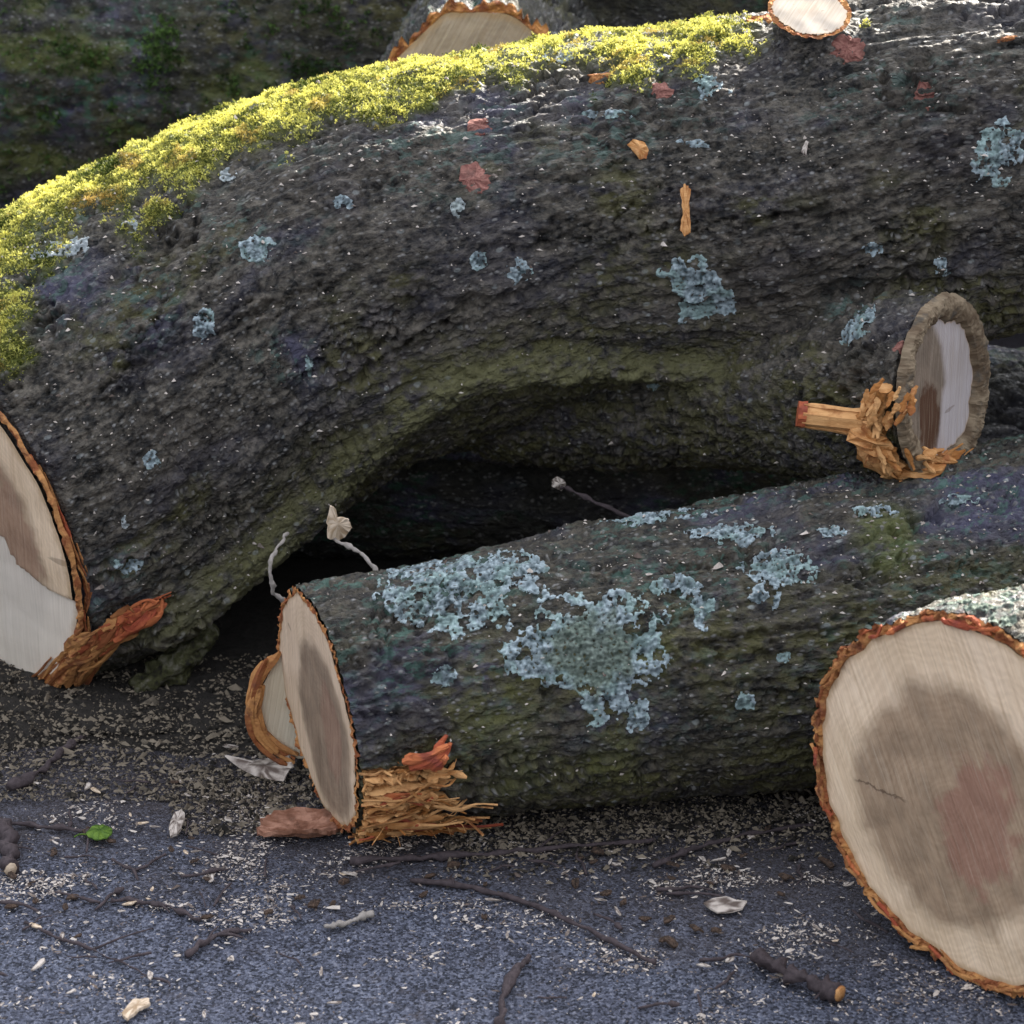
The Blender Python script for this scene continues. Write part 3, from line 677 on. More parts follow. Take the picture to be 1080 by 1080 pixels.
teal = np.clip(0.8 * sstep(0.1, 0.5, fbm(q * 9 + 40, 3)) * sstep(75, 40, PHI) + 0.0, 0, 1)
for (u, v, r_) in ((60, 300, .08), (150, 330, .07), (130, 600, .05), (90, 640, .04), (250, 250, .06), (300, 380, .05), (640, 130, .08), (520, 105, .05), (900, 320, .04), (930, 60, .04)):
    p, n = hit(pre, u, v)
    if p is not None: teal = np.maximum(teal, sstep(r_, r_ * 0.2, np.linalg.norm(V - p, axis=1) + nz * r_ * 0.35) * 0.9)
pale = np.zeros(len(V)); rl = catmull([a for a, _ in ridge], 60)  # mask for the lit ridge edge, light put into the colour
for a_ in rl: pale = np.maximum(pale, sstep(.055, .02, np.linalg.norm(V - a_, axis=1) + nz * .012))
olive = np.maximum(olive, sstep(.10, .03, np.min([np.linalg.norm(V - a_, axis=1) for a_ in rl[10:]], axis=0) + nz * .03) * .9)
big = thing('arched_log', (float(C_END[0]), float(C_END[1]), 0.0), 'huge arched grey log with yellow-green moss along its back and a sawn branch stub', 'log', 'felled logs in the pile')
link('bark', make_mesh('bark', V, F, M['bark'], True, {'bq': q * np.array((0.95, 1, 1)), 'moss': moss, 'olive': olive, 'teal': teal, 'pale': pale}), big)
big_tree = BVHTree.FromPolygons(V.tolist(), F.tolist())
# moss tufts
pm = np.clip(moss, 0, 1) ** 1.5 * (V[:, 0] < 0.45)
ids = rng.choice(len(V), 85000, p=pm / pm.sum())
jt = rng.normal(size=(len(ids), 3)) * 0.0014; P0 = V[ids] + jt
tn = np.clip(0.58 + 0.6 * fbm(P0 * 30, 3) + 0.5 * fbm(P0 * 9 + 4, 2) + 0.15 * rng.normal(size=len(ids)), 0, 1)
hu = sstep(0.10, 0.55, fbm(P0 * 22 + 5, 3)) * 0.8
p, n = hit(pre, 105, 212); hu = np.maximum(hu, 0.95 * sstep(0.05, 0.005, np.linalg.norm((P0 - p) * np.array((.55, 1, 1)), axis=1)))
moss_object(big, P0 - Nn[ids] * 0.001, nrm(Nn[ids] + np.array((0, 0, .5))), 0.0031, tn, np.clip(hu, 0, 1), M['moss'], 0.75, 5)

# sawn faces of the arched log
def body_rim(c, n, m, r0):
    e1 = nrm(np.cross((0, 0, 1.0), n)); e2 = np.cross(n, e1); th = np.linspace(0, 2 * np.pi, m, endpoint=False)
    dirs = e1 * np.cos(th)[:, None] + e2 * np.sin(th)[:, None]; a = np.full(m, 0.005); b = np.full(m, r0)
    cb = body.cuts; body.cuts = []
    for _ in range(22):
        mid = (a + b) / 2; d = body.field(f32(c + dirs * mid[:, None])); a = np.where(d < 0, mid, a); b = np.where(d < 0, b, mid)
    body.cuts = cb
    rough = fbm(np.stack([np.cos(th) * 9, np.sin(th) * 9, np.full(m, r0 * 50)], -1), 4) * 0.005 * min(1, r0 / .25)
    return c + dirs * (a + rough + 0.003)[:, None]
# in-plane coordinates of picture points, used to place the heartwood
def plane_xy(u, v, c, n):
    d = ray(u, v); p = CAM + d * (((c - CAM) @ n) / (d @ n)); n = nrm(n); e1 = nrm(np.cross((0, 0, 1.0), n)); e1 = e1 if e1[0] > 0 else -e1; e2 = np.cross(n, e1); e2 = e2 if e2[2] > 0 else -e2
    return (p - c) @ e1, (p - c) @ e2
rim = body_rim(C_END, N_END, 420, 0.42)
def step_end(pc):
    a_, b_ = np.array(plane_xy(28, 594, C_END, N_END)), np.array(plane_xy(84, 628, C_END, N_END)); n_ = np.array((-(b_ - a_)[1], (b_ - a_)[0])); n_ = n_ / np.linalg.norm(n_); n_ = n_ if n_[1] > 0 else -n_
    e = (pc[:, :2] - a_) @ n_ - 2.6 * np.maximum(0, a_[0] - pc[:, 0]) + 0.004 * np.sin(pc[:, 0] * 55)
    step_end.low = sstep(0.002, -0.004, e)
    return 0.007 * sstep(-0.003, 0.003, e)
h0 = plane_xy(-18, 550, C_END, N_END)
M['wood_big'] = wood_end_material('sawn_wood_arched', h0, (0.13, 0.155), plane_xy(25, 560, C_END, N_END), saw_angle=75, core_f=0.35, sap=(0.88, 0.675, 0.465))
cut_end(rim, N_END, C_END, M['wood_big'], big, 0.010, 1, 0.008, 0.003, 0.005, step_end)
rim = body_rim(C_STUB, N_STUB, 300, 0.112)
# ================================================================== MIDDLE LOG
A = P(337.6, 748, -.131); A[2] = 0.130
B2 = P(850, 670, -.01); B2[2] = 0.163
mid_pts = [A, A * .5 + B2 * .5 + np.array((0, .008, .002)), B2, B2 + (B2 - A) * .60 + np.array((0, .02, .004))]
N_MID = np.array((-1, -.41, -.075))
midL = Log(mid_pts, [.129, .144, .160, .166], 430, 420, 2.0, N_MID, (1, .1, 0), amp=1.0, cell=0.011, macro=0.010)
mlog = thing('lichen_log', (A[0], A[1], 0), 'dark mossy log lying under the arched log with big blue-grey lichen rosettes', 'log', 'felled logs in the pile')
mv = midL.V.reshape(-1, 3); mth = np.degrees(np.repeat(midL.th[None], midL.ns, 0)).ravel(); mq = midL.q.reshape(-1, 3)
front = np.minimum(mth, 360 - mth)
nz = fbm(mq * 12, 4, 0.6)
teal = np.clip(sstep(115, 40, front) * (0.55 + nz * 1.3), 0, 1); olive = np.clip(0.75 + 1.3 * fbm(mq * 9 + 9, 3), 0, 1) * sstep(20, 70, front)
mt = midL.bvh(); mossm = np.zeros(len(mv))
for (u, v, r_) in ((945, 570, .05), (530, 760, .05), (555, 820, .06), (650, 800, .06), (690, 690, .03)):
    p, n = hit(mt, u, v)
    if p is not None: mossm = np.maximum(mossm, sstep(r_, r_ * .2, np.linalg.norm(mv - p, axis=1) + nz * r_ * .5) * (0.55 if v < 600 else 0.25))
midL.bark(M['bark_mid'], mlog, {'teal': teal, 'olive': olive, 'moss': mossm})
h0 = plane_xy(345, 770, A, N_MID)
M['wood_mid'] = wood_end_material('sawn_wood_middle', h0, (0.085, 0.098), plane_xy(352, 775, A, N_MID), sap=(0.76, 0.575, 0.405), hcol=(0.31, 0.225, 0.16), saw_angle=80, core_f=0.35)
cut_end(midL.V[0], N_MID, A, M['wood_mid'], mlog, 0.006, 2, 0.002, 0.003)
# ================================================================== FRONT LOG
Cc = P(1026.3, 855, -.423); Cc[2] = 0.184
axd = nrm((.90, .43, 0.0)); N_FR = nrm((-1.075, -1, -.022))
frL = Log([Cc, Cc + axd * .22, Cc + axd * .44], [.184, .184, .182], 190, 520, 3.0, N_FR, (1, .4, 0), amp=0.9, cell=0.011, macro=0.008)
flog = thing('front_log', (Cc[0], Cc[1], 0), 'short thick log in the foreground showing a large oval sawn end ringed with orange bark', 'log', 'felled logs in the pile')
fth = np.degrees(np.repeat(frL.th[None], frL.ns, 0)).ravel(); fq = frL.q.reshape(-1, 3); nz = fbm(fq * 12, 4, 0.6); front = np.minimum(fth, 360 - fth)
frL.bark(M['bark_mid'], flog, {'teal': np.clip(sstep(100, 30, front) * (0.8 + nz), 0, 1), 'olive': np.clip(0.2 + nz, 0, 1)})
M['wood_front'] = wood_end_material('sawn_wood_front', plane_xy(1005, 850, Cc, N_FR), (0.112, 0.125), plane_xy(1035, 870, Cc, N_FR), saw_angle=-62, core_f=0.7, crack=(*plane_xy(930, 832, Cc, N_FR), 0.035), sap=(0.88, 0.675, 0.465))
cut_end(frL.V[0], N_FR, Cc, M['wood_front'], flog, 0.011, 3, 0.002, 0.005)

# stub faces on the arched log
M['wood_stub'] = wood_end_material('sawn_wood_stub', plane_xy(964, 415, C_STUB, N_STUB), (0.060, 0.085), plane_xy(976, 440, C_STUB, N_STUB), core_f=1.0, sap=(0.46, 0.41, 0.40), hcol=(0.19, 0.145, 0.11), ccol=(0.09, 0.04, 0.02), saw_angle=80)
M['ring_grey'] = fibre_material('grey_brown_bark_ring', (0.105, 0.070, 0.042), (0.25, 0.19, 0.125), (0.075, 0.066, 0.055))
stubp = tag(link('branch_stub', None, big)); stubp.location = Vector(C_STUB) - big.location
def sub(o, parent): o.parent = parent; o.location = -(parent.location + big.location)
fc = cut_end(rim, N_STUB, C_STUB, M['wood_stub'], big, 0.027, 5, 0.005, 0.002, 0.011, None, M['ring_grey'])
sub(fc, stubp)
rim = body_rim(C_KNOB, N_KNOB, 200, 0.046)
M['wood_knob'] = wood_end_material('sawn_wood_knob', (0.0, 0.0), (0.012, 0.012), (0.0, 0.0), sap=(0.42, 0.365, 0.30), heart_f=0.2, core_f=0.1, relief=0.12)
knobp = link('branch_stub', None, big); knobp.location = Vector(C_KNOB) - big.location; knobp['label'] = 'small sunlit sawn stub on top of the log'
fc = cut_end(rim, N_KNOB, C_KNOB, M['wood_knob'], big, 0.006, 6, 0.006, 0.002); sub(fc, knobp)

# ================================================================== LOGS BEHIND
def back_log(name, pts, rad, ns, nt, seed, n0, n1, label, oval=None, tealmul=1.0, mat='bark_back', macro=0.02, cell=0.016, groove=0.007, mossy=None):
    L = Log(pts, rad, ns, nt, seed, n0, n1, oval=oval, cell=cell, macro=macro, groove=groove)
    o = thing(name, (L.c0[0], L.c0[1], 0), label, 'log', 'felled logs in the pile')
    qq = L.q.reshape(-1, 3); nz = fbm(qq * 6, 4, 0.6)
    L.bark(M[mat], o, {'teal': np.clip((0.25 + nz * 1.6) * tealmul, 0, 1), 'olive': np.clip(0.3 + 1.2 * fbm(qq * 5 + 8, 3), 0, 1), 'moss': np.clip(1.5 * fbm(qq * 7 + 3, 4, .65) - .15, 0, .55) if mossy else np.zeros(len(qq))})
    return L, o
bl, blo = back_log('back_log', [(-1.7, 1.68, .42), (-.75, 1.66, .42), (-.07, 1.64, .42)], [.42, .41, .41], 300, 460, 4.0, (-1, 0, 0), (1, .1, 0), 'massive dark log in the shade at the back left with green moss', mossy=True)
br, bro = back_log('back_log', [(-.02, 1.88, .66), (.8, 1.9, .66), (1.9, 1.92, .65)], [.66, .66, .65], 200, 300, 5.0, (-1, 0, 0), (1, 0, 0), 'dark log behind the crest of the arched log, right of the rounded sawn end', tealmul=1.2)  # radius enlarged so this log shades the thin log in front
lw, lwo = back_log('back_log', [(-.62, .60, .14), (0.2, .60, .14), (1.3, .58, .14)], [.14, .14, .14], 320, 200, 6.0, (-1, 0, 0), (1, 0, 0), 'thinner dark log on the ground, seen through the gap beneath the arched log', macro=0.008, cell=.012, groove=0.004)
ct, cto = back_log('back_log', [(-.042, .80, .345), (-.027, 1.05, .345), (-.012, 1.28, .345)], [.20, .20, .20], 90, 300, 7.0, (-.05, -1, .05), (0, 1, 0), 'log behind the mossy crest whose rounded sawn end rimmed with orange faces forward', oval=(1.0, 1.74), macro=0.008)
M['wood_back'] = wood_end_material('sawn_wood_back', (0.0, 0.2), (0.1, 0.15), (0.0, 0.2), sap=(0.50, 0.40, 0.31), hcol=(0.33, 0.27, 0.21), heart_f=0.7, core_f=0.2)
cut_end(ct.V[0], (-.05, -1, .05), ct.c0, M['wood_back'], cto, 0.012, 8, 0.002, 0.004)
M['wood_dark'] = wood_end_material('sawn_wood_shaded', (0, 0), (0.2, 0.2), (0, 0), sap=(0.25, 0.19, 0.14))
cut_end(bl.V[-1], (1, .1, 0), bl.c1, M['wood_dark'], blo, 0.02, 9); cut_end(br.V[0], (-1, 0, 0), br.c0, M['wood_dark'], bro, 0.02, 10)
# moss clumps on the massive back log
Vb = bl.V.reshape(-1, 3); Nb = nrm(bl.off.reshape(-1, 3)); pm = sstep(0.0, 0.6, fbm(Vb * 16 + 2, 4, 0.7)) * (Vb[:, 1] < 1.64)
mk = np.zeros(len(Vb))
for (u, v, r_) in ((110, 50, .12), (190, 30, .12), (250, 55, .13), (345, 20, .10), (60, 110, .07), (330, 60, .08), (150, 75, .1)):
    p, n = hit(bl.bvh(), u, v)
    if p is not None: mk = np.maximum(mk, sstep(r_, r_ * .3, np.linalg.norm(Vb - p, axis=1)))
pm = pm * (mk * .7 + .15) + 1e-9
ids = rng.choice(len(Vb), 9000, p=pm / pm.sum()); P0 = Vb[ids] + rng.normal(size=(len(ids), 3)) * .002
moss_object(blo, P0, Nb[ids], 0.0050, np.clip(0.35 + .5 * fbm(P0 * 14, 2) + .25 * rng.normal(size=len(ids)), 0, 1), np.zeros(len(ids)), M['moss_dark'], 1.1, 4)

# ================================================================== LICHENS
for k, (u, v, ru, rv, hol) in enumerate(((476, 622, 78, 50, 0), (622, 688, 82, 70, .56), (540, 600, 40, 30, 0), (705, 620, 30, 14, 0), (740, 640, 14, 26, 0), (765, 562, 50, 16, 0), (822, 600, 40, 22, 0), (690, 545, 70, 16, 0),
                                         (465, 711, 15, 12, 0), (786, 740, 12, 12, 0), (826, 691, 9, 7, 0), (668, 755, 18, 18, 0), (803, 630, 20, 14, 0), (880, 560, 18, 9, 0), (925, 540, 25, 8, 0), (1010, 530, 26, 9, 0), (430, 585, 36, 16, 0))):
    rosette(mt, u, v, ru, rv, 'lichen', mlog, hol, k)
for k, (u, v, ru, rv, mat) in enumerate(((741, 305, 37, 37, 'lichen'), (905, 340, 21, 22, 'lichen'), (545, 284, 14, 18, 'lichen'), (503, 277, 10, 11, 'lichen'), (1055, 158, 26, 34, 'lichen'), (749, 95, 20, 18, 'lichen'),
                                         (62, 262, 38, 15, 'lichen_pale'), (138, 236, 9, 8, 'lichen_pale'), (215, 345, 11, 22, 'lichen'), (484, 217, 9, 14, 'lichen_pale'), (325, 388, 5, 13, 'lichen'), (160, 487, 9, 10, 'lichen'),
                                         (132, 552, 5, 9, 'lichen_pale'), (135, 595, 20, 9, 'lichen'), (590, 60, 22, 8, 'lichen_pale'), (275, 265, 22, 14, 'lichen'), (360, 214, 14, 8, 'lichen'), (690, 405, 8, 8, 'lichen'), (240, 185, 14, 8, 'lichen_pale'),
                                         (920, 262, 14, 7, 'lichen'), (995, 280, 9, 11, 'lichen'), (640, 120, 30, 5, 'lichen'), (730, 150, 22, 6, 'lichen'))):
    rosette(big_tree, u, v, ru, rv, mat, big, 0, k + 40, sparse=-.45 if ru > 30 and v > 290 else 0)
ft = frL.bvh()
for k, (u, v, ru, rv) in enumerate(((1035, 640, 22, 10), (1060, 655, 16, 12), (1005, 637, 16, 6), (1066, 628, 14, 6))):
    rosette(ft, u, v, ru, rv, 'lichen_green', flog, 0, k + 80)

# ================================================================== TORN BARK
# scars on the arched log
for k, (u, v, ru, rv, mat) in enumerate(((505, 133, 14, 16, 'scar'), (500, 187, 17, 19, 'scar'), (697, 96, 13, 12, 'scar'), (975, 102, 13, 19, 'scar'), (632, 78, 14, 14, 'inner_bark'), (950, 366, 11, 9, 'scar'), (972, 345, 13, 13, 'scar'),
                                         (893, 52, 24, 17, 'scar'), (806, 20, 18, 10, 'inner_bark'), (1060, 42, 14, 4, 'inner_bark'))):
    scar(big_tree, u, v, ru, rv, M[mat], big, seed=k, ang=0.3 * math.sin(k * 2.3))
# tear along the lower edge of the big sawn end
mb = MB(); mbr = MB()
def surf_pts(tree, pix, lift):
    out = []
    for u, v in pix:
        p, n = hit(tree, u, v)
        if p is None: p = out[-1] + (P(u, v, .2) - P(pu, pv, .2)) if out else P(u, v, .2); n = np.array((0, -1, 0.))
        else: n = facing(n, p)
        out.append(p + n * lift); pu, pv = u, v
    return np.array(out)
def along(path, t): 
    path = np.asarray(path, float); k = np.linspace(0, 1, len(path)); return np.array([np.interp(t, k, path[:, 0]), np.interp(t, k, path[:, 1])])
spine = [(28, 742), (60, 722), (84, 690), (100, 676), (128, 660), (150, 646), (174, 632)]
for k in range(170):
    t0 = rng.random() * .82; l = .10 + .16 * rng.random(); wd = np.interp(t0, (0, .25, .6, 1), (20, 17, 11, 8)); o_ = rng.normal(size=2) * wd * .55; o2 = rng.normal(size=2) * 3
    pix = [tuple(along(spine, t0 + l * f) + o_ * (1 - .25 * f) + o2 * f) for f in (0, .5, 1)]
    ribbon(mbr if t0 + l * .5 > .60 + .1 * rng.normal() else mb, surf_pts(big_tree, pix, .002 + .011 * rng.random()), .005 + .009 * rng.random(), .0018, rng.random(), (0.2, -1, .4 * rng.normal()), k)
uu = lambda v: np.interp(v, (430, 490, 560, 620, 690), (2, 40, 70, 90, 86))
for k in range(46):
    o_ = rng.normal(size=2) * 1.6; v0 = 470 + 190 * rng.random(); l = 8 + 14 * rng.random()
    ribbon(mb if rng.random() < .7 else mbr, surf_pts(big_tree, [(uu(v0 + l * f) + o_[0] + 2, v0 + l * f) for f in (0, 1, 2)], .001 + .003 * rng.random()), .004, .0016, rng.random(), (0.5, -1, 0), k)
tb = mb.build('torn_bark', M['inner_bark'], big, False); s2 = mbr.build('red_strip', M['torn_red'], tb, False); s2.location = (0, 0, 0); tb['kind'] = 'stuff'; s2['kind'] = 'stuff'
# dangling mossy bark flap under the log
# tear at the branch stub with a splinter
mb = MB()
arc = [(940, 408), (930, 424), (922, 438), (926, 462), (944, 484), (972, 492), (1000, 482)]
def lump(mb, pts, rad, seed, flat=.6, amp=.5, nseg=22):
    path = catmull(pts, 36); V_, F_, T_ = tube(path, np.interp(np.linspace(0, 1, 36), np.linspace(0, 1, len(rad)), rad), nseg, 0, 0, flat=flat)
    c_ = np.concatenate([np.repeat(path, nseg, 0), path[:1], path[-1:]]); V_ = V_ + (V_ - c_) * (amp * fbm(V_ * 75 + seed, 4, .7))[:, None]; n0 = mb.n
    mb.add(V_, F_, np.clip(.5 + fbm(V_ * 60 + seed, 3), 0, 1)); mb.F.setdefault(3, []).append(T_ + n0)
lump(mb, surf_pts(big_tree, arc, .009), [.010, .015, .021, .024, .023, .018, .009], 1.0)
def tangent_ribbon(mb, tree, u, v, ang, l, lift, wd, th, tone, tilt, k):
    p, n = hit(tree, u, v)
    if p is None: return
    n = facing(n, p); n = nrm(n + nrm(CAM - p) * .7); d = math.cos(ang) * np.array((1., 0, 0)) - math.sin(ang) * np.array((0, .37, .93)); d = nrm(d - n * (d @ n) + n * tilt); l = l / ppm(p)
    ribbon(mb, np.array([p - d * l, p + n * .001 * rng.normal(), p + d * l + n * .002 * rng.normal()]) + n * lift, wd, th, tone, n + rng.normal(size=3) * .35, k)
for k in range(80):
    t0 = rng.random(); c0 = along(arc, t0); d_ = along(arc, min(1, t0 + .05)) - along(arc, max(0, t0 - .05)); ang = math.atan2(d_[1], d_[0]) + rng.normal() * .28
    c0 = c0 + rng.normal(size=2) * np.array((8, 7)); l = 7 + 11 * rng.random()
    tangent_ribbon(mb, big_tree, c0[0], c0[1], ang, l, .016 + .010 * rng.random(), .005 + .010 * rng.random(), .0022, rng.random(), .12 * rng.normal(), k)
tw = mb.build('torn_wood', M['torn'], big, False); tw['kind'] = 'stuff'; sub(tw, stubp)
mb = MB(); Ys = hit(big_tree, 905, 440)[0][1] - .012
Ys = min(Ys, hit(big_tree, 925, 445)[0][1] + .01); p0, p1 = P(930, 447, Ys - .006), P(846, 437, min(Ys, hit(big_tree, 850, 437)[0][1] - .006))
for k in range(9):
    o_ = np.array((0, rng.normal() * .003, (k - 4) * .0030)); e = (p0 - p1) * rng.normal() * .02
    ribbon(mb, np.array([p0 + o_ * 1.2, (p0 + p1) / 2 + o_, p1 + o_ + e]), .010, .0040, .45 + .5 * rng.random(), (0, -1, .2), k)
V_, F_, T_ = tube(catmull([p0, p1], 8), np.full(8, .0140), 7, .12, 3, flat=.9); n0 = mb.n; mb.add(V_, F_, .7); mb.F.setdefault(3, []).append(T_ + n0)
sp_ = mb.build('splinter', M['torn'], big, False); sub(sp_, stubp)
mb = MB(); d = nrm(p1 - p0); V_, F_, T_ = tube(catmull([p1 - d * .004, p1 + d * .005], 4), np.full(4, .0148), 8, .15, 5); n0 = mb.n; mb.add(V_, F_, .4); mb.F.setdefault(3, []).append(T_ + n0)
e_ = mb.build('splinter_tip', M['torn_red'], sp_, False); e_.location = (0, 0, 0)
# frayed fibres under the sawn end of the middle log: a torn sheet that follows the log, with loose fibres over it
def torn_sheet(L, a0, a1, s0, s1, lift, mat, parent, name, seed):
    na, nn = 170, 70; V = []; T_ = []
    for i in range(nn):
        for j in range(na):
            th = R(a0 + (a1 - a0) * j / (na - 1)); base = L.X[0][int(th / (2 * np.pi) * L.nt)]
            e = s1 * (0.72 + 0.5 * float(fbm(np.array([[j * .06, seed, 1.0]]), 3)[0]) + .25 * math.sin(j / na * 3.1))
            x = s0 + (e - s0) * i / (nn - 1); p, n = L.at(base + x, th)
            fib = float(fbm(np.array([[x * 25, j * .24, seed]]), 3)[0]); ed = min(1, 5 * min(j, na - 1 - j) / na, 4 * (nn - 1 - i) / nn + .02)
            V.append(p + n * ((lift + .009 * fib) * ed - .002 * (1 - ed))); T_.append(np.clip(.5 + .9 * fib, 0, 1))
    return link(name, make_mesh(name, np.array(V), grid_faces(nn, na, False), mat, True, {'tone': np.array(T_)}), parent)
torn_sheet(midL, 92, 158, 0.002, .092, .007, M['torn'], mlog, 'torn_bark', 2.0)
mb = MB(); mbr = MB()
for k in range(100):
    th = R(94 + 66 * rng.random()); L = (.02 + .07 * rng.random() ** 1.3) * (.75 + .35 * math.sin(th * 3)); s0 = .075 * rng.random() ** 1.5
    dth = R(rng.normal() * 3.5); lift = .001 + .008 * rng.random() ** 1.6
    pts = []
    base = midL.X[0][int(th / (2 * np.pi) * midL.nt)]
    for f in (0, .35, .7, 1):
        p, n = midL.at(base + s0 + L * f, th + dth * f); pts.append(p + n * (lift + .006 + (0.006 * rng.normal() if f == 1 else .001 * rng.normal())))
    red = rng.random() < .12
    ribbon(mbr if red else mb, np.array(pts), 00.004 + .011 * rng.random(), .0015, rng.random(), n + rng.normal(size=3) * .4, k)
for k in range(35):                                              # loose hairs
    th = R(95 + 70 * rng.random()); base = midL.X[0][int(th / (2 * np.pi) * midL.nt)]
    p, n = midL.at(base + .02 + .085 * rng.random(), th); d = nrm(np.array((1, 0.1, 0)) + rng.normal(size=3) * .6); l = .008 + .018 * rng.random()
    p = p + n * .011; ribbon(mb, np.array([p, p + d * l * .5 + rng.normal(size=3) * .003, p + d * l + rng.normal(size=3) * .006]), .0014, .0006, .8, n, k)
fr = mb.build('torn_fibres', M['torn'], mlog, False); fr2 = mbr.build('red_fibres', M['torn_red'], fr, False); fr2.location = (0, 0, 0); fr['kind'] = 'stuff'; fr2['kind'] = 'stuff'
mb = MB(); th = R(94); base = midL.X[0][int(th / (2 * np.pi) * midL.nt)]
for k in range(9):
    p, n = midL.at(base + .040 + .004 * k, th + R(rng.normal() * 4)); q2, n2 = midL.at(base + .085, th - R(9)); ribbon(mb, np.array([p + n * .010, (p + q2) / 2 + n * .017, q2 + n * .014 + rng.normal(size=3) * .004]), .014, .004, rng.random(), n, k)
mb.build('red_bark_flap', M['torn_red'], mlog, False)
# offset second facet at the back of the sawn end, with its own strip of bark
out = [(300, 688), (288, 702), (277, 724), (272, 748), (279, 774), (297, 792), (314, 800)]; inn = [(318, 800), (312, 760), (308, 730), (304, 702)]
Yb = A[1] + .115
poly = np.array([P(u, v, Yb) for u, v in out + inn]); axm = nrm(B2 - A); n_ = len(poly); c_ = poly.mean(0)
Vv = np.concatenate([poly, poly + axm * .07, [c_]]); j = np.arange(n_); k_ = (j + 1) % n_
pc = np.concatenate([(Vv - c_)[:, [0, 2]], np.zeros((len(Vv), 1))], 1)
M['wood_facet'] = wood_end_material('sawn_wood_facet', (0.5, 0.5), (0.01, 0.01), (0.5, 0.5), sap=(0.66, 0.57, 0.42), saw_angle=80)
fo = link('second_facet', make_mesh('second_facet', Vv, [np.stack([j, j + n_, k_ + n_, k_], -1), np.stack([np.full(n_, 2 * n_), j, k_], -1)], M['wood_facet'], False, {'fc': pc, 'rho': np.zeros(len(Vv))}), mlog)
mb = MB()
for k in range(16):
    o_ = rng.normal(size=3) * np.array((.003, .004, .003)); i0 = rng.integers(0, 4)
    ribbon(mb, np.array([P(u - 3, v, Yb - .004) for u, v in out[i0:i0 + 4]]) + o_, .012, .004, rng.random(), (-.6, -.8, 0), k)
rb = mb.build('inner_bark', M['inner_bark'], fo, False); rb.location = (0, 0, 0)
# ragged inner-bark flakes round the rim of the front log
mb = MB()
mbr = MB()
for k in range(75):
    th = rng.random() * 2 * np.pi; jx = int(th / (2 * np.pi) * frL.nt); p = frL.V[0, jx]; p2 = frL.V[0, (jx + int(6 + 9 * rng.random())) % frL.nt]; n = nrm(frL.off[0, jx])
    a = frL.n0 * (.002 + .004 * rng.random()) - n * (.003 + .005 * rng.random()); ribbon(mbr if (math.cos(th) > .55 or rng.random() < .2) else mb, np.array([p + a, (p + p2) / 2 + a + n * .002 * rng.normal(), p2 + a + n * rng.normal() * .003]), .003 + .006 * rng.random(), .0022, rng.random(), frL.n0 * .7 + n * .5 + rng.normal(size=3) * .3, k)
bf = mb.build('bark_flakes', M['inner_bark'], flog, False); bf['kind'] = 'stuff'; b2 = mbr.build('red_bark_flakes', M['torn_red'], bf, False); b2.location = (0, 0, 0); b2['kind'] = 'stuff'

# ================================================================== TWIGS, CHIPS, LITTER
def twig(name, pix, r0, r1, label, mat='twig', group=None, on=None, Ys=None, forks=(), cat='twig', tip=None, z=0.0):
    if Ys is not None: pts = np.array([P(u, v, y) for (u, v), y in zip(pix, Ys)])
    else: pts = np.array([G(u, v) for u, v in pix]); pts[:, 2] = z + np.linspace(r0, r1, len(pts)) * .9
    path = catmull(pts, 28); path = path + np.stack([fbm(path * 60 + 3, 2), fbm(path * 60 + 9, 2), fbm(path * 60 + 20, 2) * .3], -1) * .0042
    o = thing(name, path[0], label, cat, group); mb = MB()
    add_tube(mb, path, np.linspace(r0, r1, 28) * .85 * (1 + .22 * rng.normal(size=28)), 10, .9, rng.random() * 9, .5)
    mb.build('stem', M[mat], o)
    for (i, du, L, r) in forks:
        b = path[i]; d = nrm(path[min(i + 1, 27)] - path[i]); d2 = nrm(d + np.array((0, du, 0.12))); m2 = MB()
        add_tube(m2, catmull([b, b + d2 * L * .5 + np.array((0, 0, .002)), b + d2 * L], 10), np.linspace(r, r * .5, 10), 6, .4, i); m2.build('side_shoot', M[mat], o)
    if tip:
        m3 = MB(); d = nrm(path[-1] - path[-2]); add_tube(m3, np.array([path[-1] - d * .001, path[-1] + d * .002]), [r1 * .95, r1 * .9], 8, .2, 4, .5); m3.build('broken_end', M[tip], o)
    return o
tg = 'twigs lying on the asphalt'
twig('twig', [(432, 930), (520, 943), (580, 965), (640, 992), (692, 1018)], .0032, .0022, 'long thin dark twig curving across the asphalt below the frayed log end', group=tg)
twig('twig', [(370, 910), (440, 907), (520, 902), (590, 896), (690, 888)], .0042, .0028, 'dark twig running straight along the foot of the lichen log', group=tg, forks=((18, .8, .05, .0016),))
twig('twig', [(690, 915), (730, 898), (790, 882), (860, 872)], .0034, .0024, 'dark twig slanting up towards the foot of the front log', group=tg)
twig('twig', [(118, 952), (150, 953), (180, 960), (212, 972)], .0030, .0026, 'short dark twig alone on the asphalt at the left', group=tg, forks=((14, -.7, .02, .0015),))
twig('twig', [(25, 975), (60, 990), (95, 1002), (140, 1022), (180, 1040)], .0020, .0012, 'very thin crooked dark twig near the lower left corner', group=tg, forks=((14, .9, .06, .0012), (20, -.6, .03, .001)))
twig('twig', [(195, 1008), (215, 996), (240, 985), (262, 982)], .0034, .002, 'stubby dark forked twig between the crooked twig and the log end', group=tg, forks=((10, .8, .025, .0018), (14, -.8, .03, .0018)))
twig('stick', [(795, 1015), (825, 1032), (855, 1043), (884, 1056)], .0085, .0080, 'stout dark broken stick with an orange end, beside the front log', cat='stick', tip='torn')
twig('stick', [(2, 872), (10, 895), (12, 922)], .0085, .0075, 'short dark stick with a pale broken end at the left edge of the photo', cat='stick', tip='pale_wood')
twig('twig', [(-15, 868), (30, 872), (70, 876), (98, 879)], .0032, .0022, 'greenish twig coming in from the left edge', group=tg)
